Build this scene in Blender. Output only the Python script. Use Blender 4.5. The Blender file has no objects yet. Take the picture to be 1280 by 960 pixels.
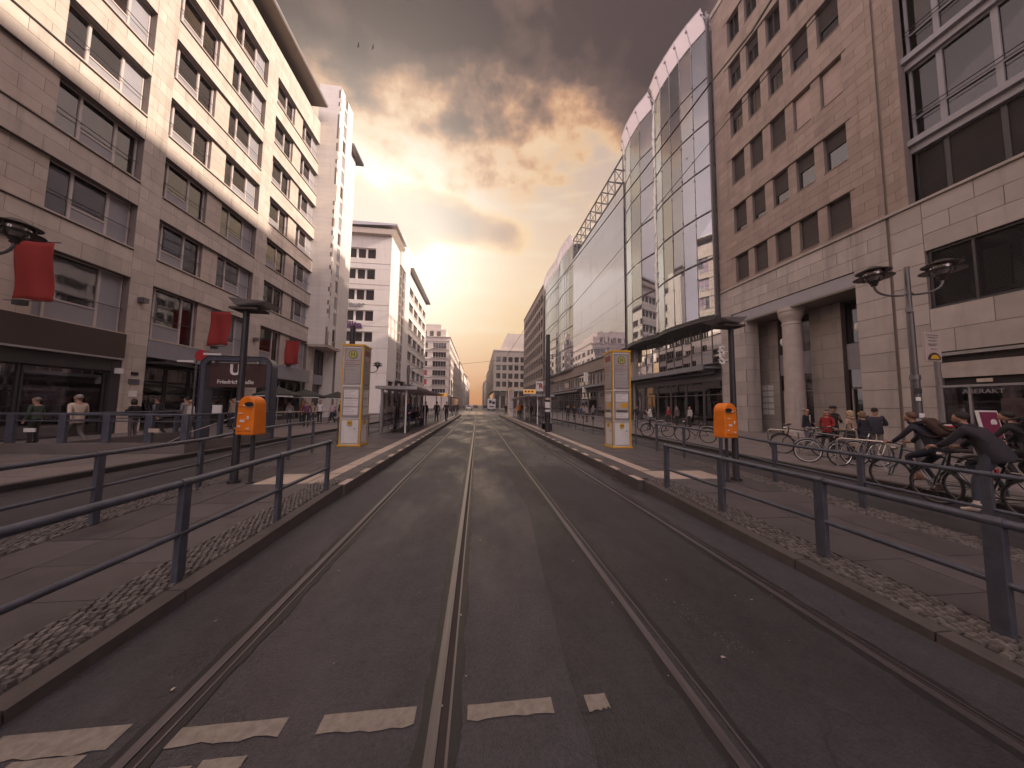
import bpy, bmesh, math, random
from mathutils import Vector, Matrix, Euler, noise as mnoise
random.seed(7)
C = bpy.context.scene.collection
SC = bpy.context.scene
R = math.radians

# ------------------------------------------------------------ camera
cam_d = bpy.data.cameras.new('camera'); cam = bpy.data.objects.new('camera', cam_d); C.objects.link(cam)
SC.camera = cam
cam_d.sensor_width = 36; cam_d.sensor_fit = 'HORIZONTAL'; cam_d.lens = 36*376.7/1280
cam_d.clip_start = .05; cam_d.clip_end = 3000
CAMH = 1.72
_p, _y, _r = .0695, .1124, .01354
# base: looking along +Y, then roll about view axis, pitch up, yaw to the right
cam.matrix_world = (Matrix.Translation((0, 0, CAMH)) @ Matrix.Rotation(-_y, 4, 'Z') @ Matrix.Rotation(math.pi/2+_p, 4, 'X') @ Matrix.Rotation(_r, 4, 'Z'))

# ------------------------------------------------------------ sun and sky
EXPO = 1.72
SUN_EL, SUN_AZ = R(27.5), R(98)          # azimuth clockwise from +Y (the street), so almost square to it
sun_d = bpy.data.lights.new('sun', 'SUN'); sun_d.energy = 2.15; sun_d.angle = R(1.1); sun_d.color = (1, .84, .68)
sun = bpy.data.objects.new('sun', sun_d); C.objects.link(sun)
sd = Vector((math.cos(SUN_EL)*math.sin(SUN_AZ), math.cos(SUN_EL)*math.cos(SUN_AZ), math.sin(SUN_EL)))
sun.rotation_euler = sd.to_track_quat('Z', 'Y').to_euler()
SC.view_settings.view_transform = 'Standard'; SC.view_settings.look = 'None'
SC.view_settings.exposure = EXPO; SC.view_settings.gamma = 1.0; SC.view_settings.use_curve_mapping = False
SC.cycles.max_bounces = 6; SC.cycles.diffuse_bounces = 3; SC.cycles.glossy_bounces = 4
SC.cycles.transparent_max_bounces = 10; SC.cycles.volume_bounces = 0
SC.cycles.sample_clamp_indirect = 4; SC.cycles.use_denoising = True

W = bpy.data.worlds.new('World'); SC.world = W; W.use_nodes = True

class NT:
    """small node-tree writer"""
    def __init__(s, tree): s.t = tree; s.t.nodes.clear()
    def n(s, typ, **kw):
        nd = s.t.nodes.new(typ)
        for k, v in kw.items():
            if k == 'i':
                for kk, vv in v.items():
                    if isinstance(vv, bpy.types.NodeSocket): s.t.links.new(vv, nd.inputs[kk])
                    else: nd.inputs[kk].default_value = vv
            else: setattr(nd, k, v)
        return nd
    def m(s, op, a, b=None, c=None, clamp=False):
        d = {0: a}
        if b is not None: d[1] = b
        if c is not None: d[2] = c
        return s.n('ShaderNodeMath', operation=op, use_clamp=clamp, i=d).outputs[0]
    def mix(s, f, a, b, bt='MIX'):
        nd = s.n('ShaderNodeMix', data_type='RGBA', blend_type=bt)
        for k, v in ((0, f), (6, a), (7, b)):
            if isinstance(v, bpy.types.NodeSocket): s.t.links.new(v, nd.inputs[k])
            else: nd.inputs[k].default_value = v if k == 0 else (*v[:3], 1)
        return nd.outputs[2]
    def ss(s, x, a, b):     # smoothstep
        nd = s.n('ShaderNodeMapRange', interpolation_type='SMOOTHSTEP', i={0: x, 1: a, 2: b, 3: 0., 4: 1.}); return nd.outputs[0]
    def noise(s, vec, scale, det=4, rough=.55, dist=0.):
        return s.n('ShaderNodeTexNoise', i={'Vector': vec, 'Scale': scale, 'Detail': det, 'Roughness': rough, 'Distortion': dist}).outputs[0]
    def ramp(s, f, stops):
        nd = s.n('ShaderNodeValToRGB', i={0: f}); e = nd.color_ramp.elements
        while len(e) < len(stops): e.new(.5)
        for k, (p, c) in zip(e, stops): k.position = p; k.color = (*c, 1)
        return nd.outputs[0]

def srgb(r, g, b):
    f = lambda c: (c/255/12.92 if c/255 <= .04045 else ((c/255+.055)/1.055)**2.4)
    return (f(r), f(g), f(b))

def build_world():
    w = NT(W.node_tree)
    tc = w.n('ShaderNodeTexCoord').outputs['Generated']
    sep = w.n('ShaderNodeSeparateXYZ', i={0: tc}); x, y, z = sep.outputs
    front = w.ss(y, -.3, .5)
    # gentle warm gradient from the horizon up
    base = w.ramp(w.m('MAXIMUM', z, 0.), [(0, srgb(226, 136, 56)), (.10, srgb(238, 168, 86)), (.24, srgb(250, 208, 146)), (.40, srgb(248, 212, 170)), (.6, srgb(214, 186, 166)), (1, srgb(150, 134, 132))])
    # sun glow low on the left of the street
    g = Vector((-.31, 1.0, .53)).normalized()
    dot = w.n('ShaderNodeVectorMath', operation='DOT_PRODUCT', i={0: tc, 1: g}).outputs['Value']
    g1 = w.m('POWER', w.m('MAXIMUM', dot, 0.), 30.); g2 = w.m('POWER', w.m('MAXIMUM', dot, 0.), 9.)
    # warped coordinates for cloud edges
    wv = w.n('ShaderNodeVectorMath', operation='ADD', i={0: tc, 1: (.37, 1.9, 3.13)}).outputs[0]
    n1 = w.noise(wv, 3.3, 7, .54); n2 = w.noise(w.n('ShaderNodeMapping', i={0: tc, 3: (1, 1, 1.9)}).outputs[0], 9., 6, .62)
    nn = w.m('ADD', w.m('MULTIPLY', w.m('SUBTRACT', n1, .5), 1.0), w.m('MULTIPLY', w.m('SUBTRACT', n2, .5), .26))
    def blob(cx, cz, rx, rz, rot=0.):
        dx = w.m('SUBTRACT', x, cx); dz = w.m('SUBTRACT', z, cz)
        c, s_ = math.cos(rot), math.sin(rot)
        a = w.m('DIVIDE', w.m('ADD', w.m('MULTIPLY', dx, c), w.m('MULTIPLY', dz, s_)), rx)
        b = w.m('DIVIDE', w.m('SUBTRACT', w.m('MULTIPLY', dz, c), w.m('MULTIPLY', dx, s_)), rz)
        q = w.m('SQRT', w.m('ADD', w.m('MULTIPLY', a, a), w.m('MULTIPLY', b, b)))
        return w.m('SUBTRACT', 1.0, q)       # 1 at the centre, 0 on the rim
    # high dark deck, hanging a little lower over the street than to the sides
    deck = w.m('MULTIPLY', w.m('SUBTRACT', w.m('SUBTRACT', z, .628), w.m('MAXIMUM', w.m('MULTIPLY', w.m('SUBTRACT', x, .02), .13), w.m('MULTIPLY', x, -.04))), 6.)
    f = w.m('ADD', w.m('MULTIPLY', w.m('MINIMUM', w.m('MAXIMUM', deck, -1.), 1.), .46), w.m('MULTIPLY', nn, 1.8))
    f = w.m('ADD', f, .5)
    deckc = w.ramp(f, [(.36, srgb(252, 216, 164)), (.45, srgb(255, 206, 146)), (.53, srgb(214, 162, 120)), (.62, srgb(156, 120, 98)), (.70, srgb(108, 82, 72)), (.86, srgb(66, 46, 42))])
    alpha = w.ss(f, .28, .58)
    # softer grey-brown bank under it with a bright upper rim
    fb = w.m('ADD', w.m('MAXIMUM', w.m('MULTIPLY', blob(-.08, .52, .26, .065, -.14), .75), w.m('MULTIPLY', blob(-.34, .49, .24, .10, -.1), .9)), w.m('MULTIPLY', nn, 1.3))
    bankc = w.ramp(fb, [(.0, srgb(255, 222, 166)), (.12, srgb(255, 214, 156)), (.26, srgb(206, 164, 132)), (.5, srgb(158, 134, 120)), (1, srgb(140, 124, 116))])
    alphab = w.ss(fb, -.06, .20)
    low = w.m('MULTIPLY', w.ss(w.noise(w.n('ShaderNodeMapping', i={0: tc, 3: (1.5, 1.5, 9)}).outputs[0], 2.6, 4), .5, .72), .45)   # thin streaks
    col = w.mix(w.m('MULTIPLY', low, w.ss(z, .02, .2)), base, srgb(255, 232, 196))
    col = w.mix(alphab, col, bankc)
    col = w.mix(alpha, col, deckc)
    alpha = w.m('MAXIMUM', alpha, w.m('MULTIPLY', alphab, .75))
    glowf = w.m('MULTIPLY', w.m('ADD', w.m('MULTIPLY', g1, 1.0), w.m('MULTIPLY', g2, .24)), front, clamp=True)
    glowf = w.m('MULTIPLY', glowf, w.m('SUBTRACT', 1.0, w.m('MULTIPLY', alpha, .5)))
    col = w.mix(glowf, col, (1.7, 1.5, 1.22))
    col = w.n('ShaderNodeVectorMath', operation='SCALE', i={0: col, 'Scale': 2**-EXPO}).outputs[0]
    # unseen sky behind and beside: pale mottled mauve, brightened to lift the ambient light
    fillc = w.mix(w.ss(w.noise(tc, 2.4, 5, .6), .35, .65), srgb(190, 174, 182), srgb(230, 212, 214))
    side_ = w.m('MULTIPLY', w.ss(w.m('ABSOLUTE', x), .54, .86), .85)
    fillc = w.n('ShaderNodeVectorMath', operation='SCALE', i={0: fillc, 'Scale': .74}).outputs[0]
    col = w.mix(w.m('MAXIMUM', w.ss(w.m('MULTIPLY', y, -1.), -.42, .35), side_), col, fillc)
    sky = w.n('ShaderNodeTexSky', sky_type='NISHITA', sun_disc=False, sun_elevation=SUN_EL, sun_rotation=SUN_AZ)
    bg1 = w.n('ShaderNodeBackground', i={0: sky.outputs[0], 1: .05})
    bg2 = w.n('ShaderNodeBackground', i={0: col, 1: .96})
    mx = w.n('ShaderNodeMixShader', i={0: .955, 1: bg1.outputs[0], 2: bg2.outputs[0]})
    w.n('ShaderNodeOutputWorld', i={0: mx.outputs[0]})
build_world()

# ------------------------------------------------------------ materials
MATS = {}
def mat(name, col, rough=.7, metal=0., var=.12, scale=3., bump=.15, bscale=60., rnd=0., dirt=0., spec=.5, stretch=None, coat=0., sheen=0.):
    if name in MATS: return MATS[name]
    m = bpy.data.materials.new(name); m.use_nodes = True; w = NT(m.node_tree); MATS[name] = m
    pos = w.n('ShaderNodeNewGeometry').outputs['Position']
    if stretch: pos = w.n('ShaderNodeMapping', i={0: pos, 3: stretch}).outputs[0]
    n = w.noise(pos, scale, 5, .6)
    fac = w.m('MULTIPLY_ADD', w.m('SUBTRACT', n, .5), 2*var*1.6, 1.0)
    if rnd:
        r = w.n('ShaderNodeObjectInfo').outputs['Random']; isl = w.n('ShaderNodeNewGeometry').outputs['Random Per Island']
        rr = w.m('FRACT', w.m('ADD', r, isl))
        fac = w.m('MULTIPLY', fac, w.m('MULTIPLY_ADD', w.m('SUBTRACT', rr, .5), 2*rnd, 1.0))
    if dirt:
        st = w.n('ShaderNodeMapping', i={0: pos, 3: (1.3, 1.3, .12)}).outputs[0]
        dn = w.ss(w.noise(st, 1.4, 5, .65), .48, .74)
        fac = w.m('MULTIPLY', fac, w.m('SUBTRACT', 1.0, w.m('MULTIPLY', dn, dirt)))
    colr = w.n('ShaderNodeVectorMath', operation='SCALE', i={0: col, 'Scale': fac}).outputs[0]
    bs = w.n('ShaderNodeBsdfPrincipled', i={'Base Color': colr, 'Metallic': metal, 'Specular IOR Level': spec, 'Coat Weight': coat})
    rg = w.m('MULTIPLY_ADD', w.m('SUBTRACT', n, .5), .25, rough, clamp=True); w.t.links.new(rg, bs.inputs['Roughness'])
    if bump:
        b = w.n('ShaderNodeBump', i={'Strength': bump, 'Distance': .01, 'Height': w.noise(pos, bscale, 3, .6)})
        w.t.links.new(b.outputs[0], bs.inputs['Normal'])
    w.n('ShaderNodeOutputMaterial', i={0: bs.outputs[0]})
    return m

def glass_mat(name, tint=(.55, .55, .58), refl=.35, rough=.02, gcol=(.95, .93, .95), frit=0.):
    if name in MATS: return MATS[name]
    m = bpy.data.materials.new(name); m.use_nodes = True; w = NT(m.node_tree); MATS[name] = m
    pos = w.n('ShaderNodeNewGeometry').outputs['Position']
    b = w.n('ShaderNodeBump', i={'Strength': .10, 'Distance': .012, 'Height': w.noise(pos, .8, 2)})
    gl = w.n('ShaderNodeBsdfGlossy', i={'Color': (*gcol, 1), 'Roughness': rough, 'Normal': b.outputs[0]})
    tr = w.n('ShaderNodeBsdfTransparent', i={'Color': (*tint, 1)})
    fr = w.n('ShaderNodeLayerWeight', i={'Blend': .35}).outputs['Fresnel']
    fac = w.m('ADD', refl, w.m('MULTIPLY', fr, 1-refl), clamp=True)
    mx = w.n('ShaderNodeMixShader', i={0: fac, 1: tr.outputs[0], 2: gl.outputs[0]})
    if frit:
        df = w.n('ShaderNodeBsdfDiffuse', i={0: (.80, .75, .79, 1)}); mx = w.n('ShaderNodeMixShader', i={0: frit, 1: mx.outputs[0], 2: df.outputs[0]})
    w.n('ShaderNodeOutputMaterial', i={0: mx.outputs[0]})
    return m

def emis_mat(name, col, s):
    m = bpy.data.materials.new(name); m.use_nodes = True; w = NT(m.node_tree)
    e = w.n('ShaderNodeEmission', i={0: (*col, 1), 1: s}); w.n('ShaderNodeOutputMaterial', i={0: e.outputs[0]}); MATS[name] = m
    return m

def asphalt_mat(name, col, wet=.35, lanes=True):
    m = bpy.data.materials.new(name); m.use_nodes = True; w = NT(m.node_tree); MATS[name] = m
    pos = w.n('ShaderNodeNewGeometry').outputs['Position']
    big = w.noise(pos, .55, 5, .6); mid = w.noise(w.n('ShaderNodeMapping', i={0: pos, 3: (1, .25, 1)}).outputs[0], 2.2, 5, .65)
    fine = w.noise(pos, 150, 2, .7); v = w.n('ShaderNodeTexVoronoi', i={'Vector': pos, 'Scale': 85.}).outputs['Distance']
    speck = w.ss(w.noise(pos, 210, 1, .5), .66, .74)
    f = w.m('MULTIPLY_ADD', w.m('SUBTRACT', big, .5), 1.15, 1.0); f = w.m('ADD', f, w.m('MULTIPLY', w.m('SUBTRACT', mid, .5), .7))
    f = w.m('ADD', f, w.m('MULTIPLY', w.m('SUBTRACT', fine, .5), 1.3))
    f = w.m('ADD', f, w.m('MULTIPLY', w.m('SUBTRACT', w.noise(pos, 38, 4, .75), .5), 2.2))
    f = w.m('ADD', f, w.m('MULTIPLY', w.m('SUBTRACT', w.noise(pos, 6.5, 5, .7), .5), 1.1))
    c = w.n('ShaderNodeVectorMath', operation='SCALE', i={0: col, 'Scale': w.m('MAXIMUM', f, .2)}).outputs[0]
    c = w.mix(w.m('MULTIPLY', speck, .45), c, (.22, .19, .18))
    # tar cracks
    cr = w.n('ShaderNodeTexVoronoi', feature='DISTANCE_TO_EDGE', i={'Vector': w.n('ShaderNodeVectorMath', operation='ADD', i={0: pos, 1: w.n('ShaderNodeVectorMath', operation='SCALE', i={0: w.n('ShaderNodeTexNoise', i={'Vector': pos, 'Scale': 1.1, 'Detail': 5.}).outputs['Color'], 'Scale': 1.6}).outputs[0]}).outputs[0], 'Scale': .35}).outputs['Distance']
    crk = w.m('MULTIPLY', w.m('SUBTRACT', 1.0, w.ss(cr, .0, .006)), w.ss(big, .45, .6))
    c = w.mix(w.m('MULTIPLY', crk, .7), c, (.012, .011, .012))
    dmp = w.ss(w.noise(w.n('ShaderNodeMapping', i={0: pos, 3: (.7, .3, 1)}).outputs[0], .8, 4, .6), .40, .68)
    rough = w.m('SUBTRACT', .66, w.m('MULTIPLY', dmp, wet))
    b = w.n('ShaderNodeBump', i={'Strength': .55, 'Distance': .006, 'Height': w.m('ADD', fine, v)})
    bs = w.n('ShaderNodeBsdfPrincipled', i={'Base Color': c, 'Roughness': rough, 'Specular IOR Level': .6, 'Normal': b.outputs[0]})
    w.n('ShaderNodeOutputMaterial', i={0: bs.outputs[0]})
    return m

ST1 = mat('limestone_cladding', (.54, .46, .40), .75, var=.12, scale=2.2, rnd=.10, dirt=.24, bump=.25)
ST1R = mat('limestone_recess', (.52, .43, .37), .78, var=.10, scale=2.5, rnd=.06, dirt=.14)
JOINT = mat('dark_joint', (.20, .165, .15), .9, bump=0)
ST2 = mat('sandstone_cladding', (.315, .24, .205), .78, var=.16, scale=1.6, rnd=.10, dirt=.2, bump=.3)
ST2B = mat('grey_base_stone', (.41, .355, .33), .72, var=.14, scale=1.4, rnd=.10, dirt=.25, bump=.25)
ST2P = mat('colonnade_stone', (.42, .35, .32), .7, var=.18, scale=2.5, dirt=.3, bump=.2)
PLAS = mat('pale_plaster', (.72, .66, .61), .8, var=.05, scale=1.2, dirt=.10, rnd=.03)
PLASF = mat('far_pale_stone', (.58, .50, .44), .8, var=.08, scale=.6, dirt=.12)
ST5 = mat('brown_grid_stone', (.22, .175, .15), .8, var=.08, scale=.8, dirt=.12)
ST6 = mat('grey_city_stone', (.28, .235, .21), .8, var=.08, scale=.7, dirt=.1)
BROWN = mat('brown_fascia', (.060, .038, .032), .55, var=.12, scale=6, bump=.1)
GREYP = mat('blue_grey_panel', (.30, .285, .31), .5, metal=.0, var=.08, scale=2, rnd=.06)
FRAME = mat('pale_window_frame', (.52, .46, .43), .45, var=.05, bump=0)
FRAMED = mat('dark_window_frame', (.045, .040, .042), .45, var=.1, bump=0)
STEEL = mat('grey_steel', (.16, .15, .16), .38, metal=.6, var=.15, scale=5, bump=.05)
STEELL = mat('light_steel', (.42, .40, .41), .35, metal=.6, var=.1, scale=4, bump=.03)
CHROME = mat('bright_steel', (.62, .60, .60), .22, metal=.9, var=.08, scale=8, bump=.02)
RAILM = mat('grey_rail_paint', (.105, .112, .145), .36, metal=.25, var=.3, scale=9, bump=.25, bscale=45, spec=.6)
POLEM = mat('dark_pole_paint', (.050, .048, .055), .45, metal=.2, var=.2, scale=7, bump=.1)
GLASS = glass_mat('window_glass', (.86, .83, .88), .10)
GLASSB = glass_mat('curtain_wall_glass', (.84, .84, .88), .34, .015, (.80, .81, .83), .06)
GLASSW = glass_mat('clear_top_glass', (.84, .80, .80), .12, .05, (.95, .93, .95), .42)
DGLASS = mat('dark_reflective_glass', (.030, .026, .028), .07, var=.2, scale=.5, bump=.05, bscale=.8, spec=1.0, rnd=.3)
INT = mat('dark_interior', (.030, .024, .023), .9, var=.6, scale=.9, bump=0)
INTL = mat('interior_floor_edge', (.17, .15, .15), .8, var=.3, scale=1, bump=0)
CURT = mat('mauve_curtain', (.62, .52, .54), .9, var=.12, scale=3, rnd=.2, stretch=(6, 6, .3))
BLIND = mat('roller_blind', (.065, .05, .047), .7, var=.1, rnd=.15)
BLINDL = mat('pale_blind', (.50, .38, .34), .8, var=.08, rnd=.1)
BANNER = mat('red_banner_cloth', (.30, .028, .024), .85, var=.14, scale=4, bump=.3, bscale=90)
ORANGE = mat('orange_plastic', (.85, .22, .015), .42, var=.10, scale=6, bump=.1, bscale=20, dirt=.25)
YEL = mat('yellow_paint', (.72, .40, .03), .45, var=.1, scale=6)
WHITEP = mat('white_enamel', (.80, .77, .75), .4, var=.06, scale=5, dirt=.12, bump=.03)
WHITE = mat('white_print', (.78, .74, .72), .6, var=.03, bump=0)
BLACK = mat('black_paint', (.02, .018, .02), .5, var=.1, bump=0)
GREYT = mat('grey_print', (.30, .28, .28), .7, var=.05, bump=0)
REDP = mat('red_print', (.42, .03, .04), .5, var=.1, bump=0)
GREENP = mat('green_print', (.12, .16, .03), .5, bump=0)
PURPLE = mat('purple_letter', (.08, .02, .09), .5, bump=0)
SIGNBR = mat('sign_brown_enamel', (.075, .040, .038), .4, var=.08, scale=3)
RAILS = mat('worn_rail_steel', (.17, .155, .165), .34, metal=.7, var=.35, scale=3, bump=.15, stretch=(14, .6, 1))
RAILD = mat('rail_groove', (.035, .026, .025), .8, var=.3, scale=12, bump=.3)
TARS = mat('tar_seam', (.020, .018, .020), .5, var=.2, scale=8, bump=.3)
MARK = mat('worn_road_paint', (.26, .225, .19), .7, var=.35, scale=22, bump=.4, bscale=120)
CREAM = mat('cream_guide_tile', (.50, .40, .33), .65, var=.2, scale=7, rnd=.12, dirt=.1, bump=.3)
ASPH = asphalt_mat('tram_road_asphalt', (.050, .045, .053), .42)
ASPH2 = asphalt_mat('patched_asphalt', (.034, .030, .035), .30)
ASPH3 = asphalt_mat('car_lane_asphalt', (.042, .037, .041), .38)
SLAB = mat('paving_slab', (.095, .082, .083), .50, var=.28, scale=4, rnd=.16, bump=.35, dirt=.2)
SLABL = mat('light_paving_slab', (.19, .16, .15), .6, var=.2, scale=3, rnd=.12, bump=.3)
COB = mat('mosaic_cobble', (.150, .132, .126), .5, var=.3, scale=14, rnd=.34, bump=.4)
MORTAR = mat('sand_joint', (.034, .029, .028), .9, var=.3, scale=20)
KERB = mat('granite_kerb', (.095, .080, .076), .6, var=.25, scale=9, rnd=.10, bump=.4)
CONC = mat('far_pavement', (.17, .145, .135), .8, var=.2, scale=1)
BRASS = mat('green_bronze_lamp', (.085, .075, .070), .4, metal=.6, var=.2, scale=9)
LGLASS = glass_mat('lamp_glass', (.75, .68, .62), .25, .12)
UMB = mat('dark_green_canvas', (.045, .045, .038), .85, var=.1, scale=4)
CANOPY = mat('grey_canopy', (.20, .20, .22), .45, metal=.3, var=.12, scale=2)
RUBBER = mat('black_rubber', (.018, .017, .018), .7, var=.1)

# ------------------------------------------------------------ object helpers
def tag(o, label=None, cat=None, group=None, kind=None):
    if label: o['label'] = label
    if cat: o['category'] = cat
    if group: o['group'] = group
    if kind: o['kind'] = kind
    return o

def thing(name, loc, label, cat, group=None, rz=0.):
    o = bpy.data.objects.new(name, None); C.objects.link(o); o.empty_display_size = .2
    o.location = loc; o.rotation_euler = (0, 0, rz)
    return tag(o, label, cat, group)

def wloc(p):
    v = Vector((0, 0, 0))
    while p is not None: v += Vector(p.location); p = p.parent
    return v

class MB:
    """collects faces for one mesh"""
    def __init__(s): s.v = []; s.f = []; s.mi = []; s.cur = 0
    def add(s, vs, fs):
        b = len(s.v); s.v += [tuple(p) for p in vs]; s.f += [tuple(b+i for i in f) for f in fs]; s.mi += [s.cur]*len(fs); return s
    def box(s, x0, x1, y0, y1, z0, z1):
        if x0 > x1: x0, x1 = x1, x0
        if y0 > y1: y0, y1 = y1, y0
        if z0 > z1: z0, z1 = z1, z0
        return s.add([(x0, y0, z0), (x1, y0, z0), (x1, y1, z0), (x0, y1, z0), (x0, y0, z1), (x1, y0, z1), (x1, y1, z1), (x0, y1, z1)],
                     [(3, 2, 1, 0), (4, 5, 6, 7), (0, 1, 5, 4), (1, 2, 6, 5), (2, 3, 7, 6), (3, 0, 4, 7)])
    def quad(s, a, b, c, d): return s.add([a, b, c, d], [(0, 1, 2, 3)])
    def hexa(s, p):    # 8 points, bottom ring then top ring
        return s.add(p, [(3, 2, 1, 0), (4, 5, 6, 7), (0, 1, 5, 4), (1, 2, 6, 5), (2, 3, 7, 6), (3, 0, 4, 7)])
    def cyl(s, p0, p1, r0, r1=None, n=10, cap=True):
        r1 = r0 if r1 is None else r1; p0 = Vector(p0); p1 = Vector(p1); d = (p1-p0)
        if d.length < 1e-6: return s
        q = d.to_track_quat('Z', 'Y'); vs = []
        for p, r in ((p0, r0), (p1, r1)):
            for k in range(n):
                a = 2*math.pi*k/n; vs.append(p + q @ Vector((r*math.cos(a), r*math.sin(a), 0)))
        fs = [(k, (k+1) % n, n+(k+1) % n, n+k) for k in range(n)]
        if cap: fs += [tuple(reversed(range(n))), tuple(range(n, 2*n))]
        return s.add(vs, fs)
    def tube(s, pts, r, n=8, closed=False):
        pts = [Vector(p) for p in pts]; m = len(pts); vs = []
        rr = r if isinstance(r, (list, tuple)) else [r]*m
        up = None
        for i, p in enumerate(pts):
            a = pts[i-1] if (i > 0 or closed) else p; b = pts[(i+1) % m] if (i < m-1 or closed) else p
            t = (b-a).normalized()
            if up is None: up = Vector((0, 0, 1)) if abs(t.z) < .9 else Vector((1, 0, 0))
            u = (up - t*up.dot(t)).normalized(); w = t.cross(u); up = u
            for k in range(n):
                g = 2*math.pi*k/n; vs.append(p + u*rr[i]*math.cos(g) + w*rr[i]*math.sin(g))
        fs = []
        for i in range(m if closed else m-1):
            j = (i+1) % m
            fs += [(i*n+k, i*n+(k+1) % n, j*n+(k+1) % n, j*n+k) for k in range(n)]
        if not closed: fs += [tuple(reversed(range(n))), tuple(range((m-1)*n, m*n))]
        return s.add(vs, fs)
    def lathe(s, prof, c=(0, 0, 0), n=16):
        vs = []
        for r, z in prof:
            for k in range(n):
                a = 2*math.pi*k/n; vs.append((c[0]+r*math.cos(a), c[1]+r*math.sin(a), c[2]+z))
        fs = [(i*n+k, i*n+(k+1) % n, (i+1)*n+(k+1) % n, (i+1)*n+k) for i in range(len(prof)-1) for k in range(n)]
        fs += [tuple(reversed(range(n))), tuple(range((len(prof)-1)*n, len(prof)*n))]
        return s.add(vs, fs)
    def prism(s, poly, axis, a0, a1):
        """poly of 2D points extruded along axis 'x','y' or 'z'"""
        f = {'x': lambda p, a: (a, p[0], p[1]), 'y': lambda p, a: (p[0], a, p[1]), 'z': lambda p, a: (p[0], p[1], a)}[axis]
        n = len(poly); vs = [f(p, a0) for p in poly] + [f(p, a1) for p in poly]
        return s.add(vs, [tuple(reversed(range(n))), tuple(range(n, 2*n))] + [(k, (k+1) % n, n+(k+1) % n, n+k) for k in range(n)])
    def mesh(s, name, mats, smooth=False):
        me = bpy.data.meshes.new(name); me.from_pydata(s.v, [], s.f)
        for m in (mats if isinstance(mats, (list, tuple)) else [mats]): me.materials.append(m)
        if any(s.mi): me.polygons.foreach_set('material_index', s.mi)
        if smooth: me.polygons.foreach_set('use_smooth', [True]*len(s.f))
        bm = bmesh.new(); bm.from_mesh(me); bmesh.ops.recalc_face_normals(bm, faces=bm.faces); bm.to_mesh(me); bm.free()
        if smooth:
            try: me.set_sharp_from_angle(angle=R(40))
            except Exception: pass
        return me
    def build(s, name, mats, parent=None, smooth=False, world=False, bevel=0., **kw):
        if world and parent is not None:
            w = wloc(parent); s.v = [(p[0]-w.x, p[1]-w.y, p[2]-w.z) for p in s.v]
        o = bpy.data.objects.new(name, s.mesh(name, mats, smooth)); C.objects.link(o)
        if parent is not None: o.parent = parent
        if bevel:
            b = o.modifiers.new('bevel', 'BEVEL'); b.width = bevel; b.segments = 2; b.limit_method = 'ANGLE'
        return tag(o, **kw)

def structure(o): o['kind'] = 'structure'; return o

def copy_tree(o, parent=None, loc=None, rz=None):
    c = o.copy(); C.objects.link(c); c.parent = parent
    if loc is not None: c.location = loc
    if rz is not None: c.rotation_euler = (0, 0, rz)
    for ch in list(KIDS.get(o.name, o.children)): copy_tree(ch, c)
    return c
KIDS = {}

_cube = {}
def cube_mesh(m):
    if m.name not in _cube: _cube[m.name] = MB().box(-.5, .5, -.5, .5, -.5, .5).mesh('block', m)
    return _cube[m.name]

def block(name, m, parent, x0, x1, y0, y1, z0, z1, **kw):
    o = bpy.data.objects.new(name, cube_mesh(m)); C.objects.link(o); w = wloc(parent) if parent else Vector((0, 0, 0))
    o.parent = parent; o.location = (Vector(((x0+x1)/2, (y0+y1)/2, (z0+z1)/2)) - w)
    o.scale = (abs(x1-x0), abs(y1-y0), abs(z1-z0)); return tag(o, **kw)

def text_mesh(txt, size, m, name='lettering', parent=None, mat4=None, depth=.004, align='CENTER', bold=0.):
    cu = bpy.data.curves.new('txt', 'FONT'); cu.body = txt; cu.size = size; cu.extrude = depth; cu.align_x = align; cu.align_y = 'CENTER'
    cu.offset = bold; cu.resolution_u = 3
    t = bpy.data.objects.new('txt', cu); C.objects.link(t); dg = bpy.context.evaluated_depsgraph_get()
    me = bpy.data.meshes.new_from_object(t.evaluated_get(dg)); bpy.data.objects.remove(t); bpy.data.curves.remove(cu)
    me.materials.clear(); me.materials.append(m)
    o = bpy.data.objects.new(name, me); C.objects.link(o)
    if mat4 is not None: me.transform(mat4)
    if parent is not None: o.parent = parent
    return o
# orientation of lettering: facing -Y (towards the camera) or facing +X / -X
FACE_Y = Matrix.Rotation(math.pi/2, 4, 'X')
FACE_PX = Matrix.Rotation(math.pi/2, 4, 'Z') @ FACE_Y
FACE_NX = Matrix.Rotation(-math.pi/2, 4, 'Z') @ FACE_Y

class Face:
    """a facade plane: s runs along it, z up, d outwards"""
    def __init__(s, o, a, n): s.o = Vector((o[0], o[1], 0)); s.a = Vector((a[0], a[1], 0)); s.n = Vector((n[0], n[1], 0))
    def P(s, t, z, d): v = s.o + s.a*t + s.n*d; return (v.x, v.y, z)
    def ext(s, s0, s1, z0, z1, d0, d1):
        a = s.P(s0, z0, d0); b = s.P(s1, z1, d1)
        return (min(a[0], b[0]), max(a[0], b[0]), min(a[1], b[1]), max(a[1], b[1]), min(z0, z1), max(z0, z1))

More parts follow.
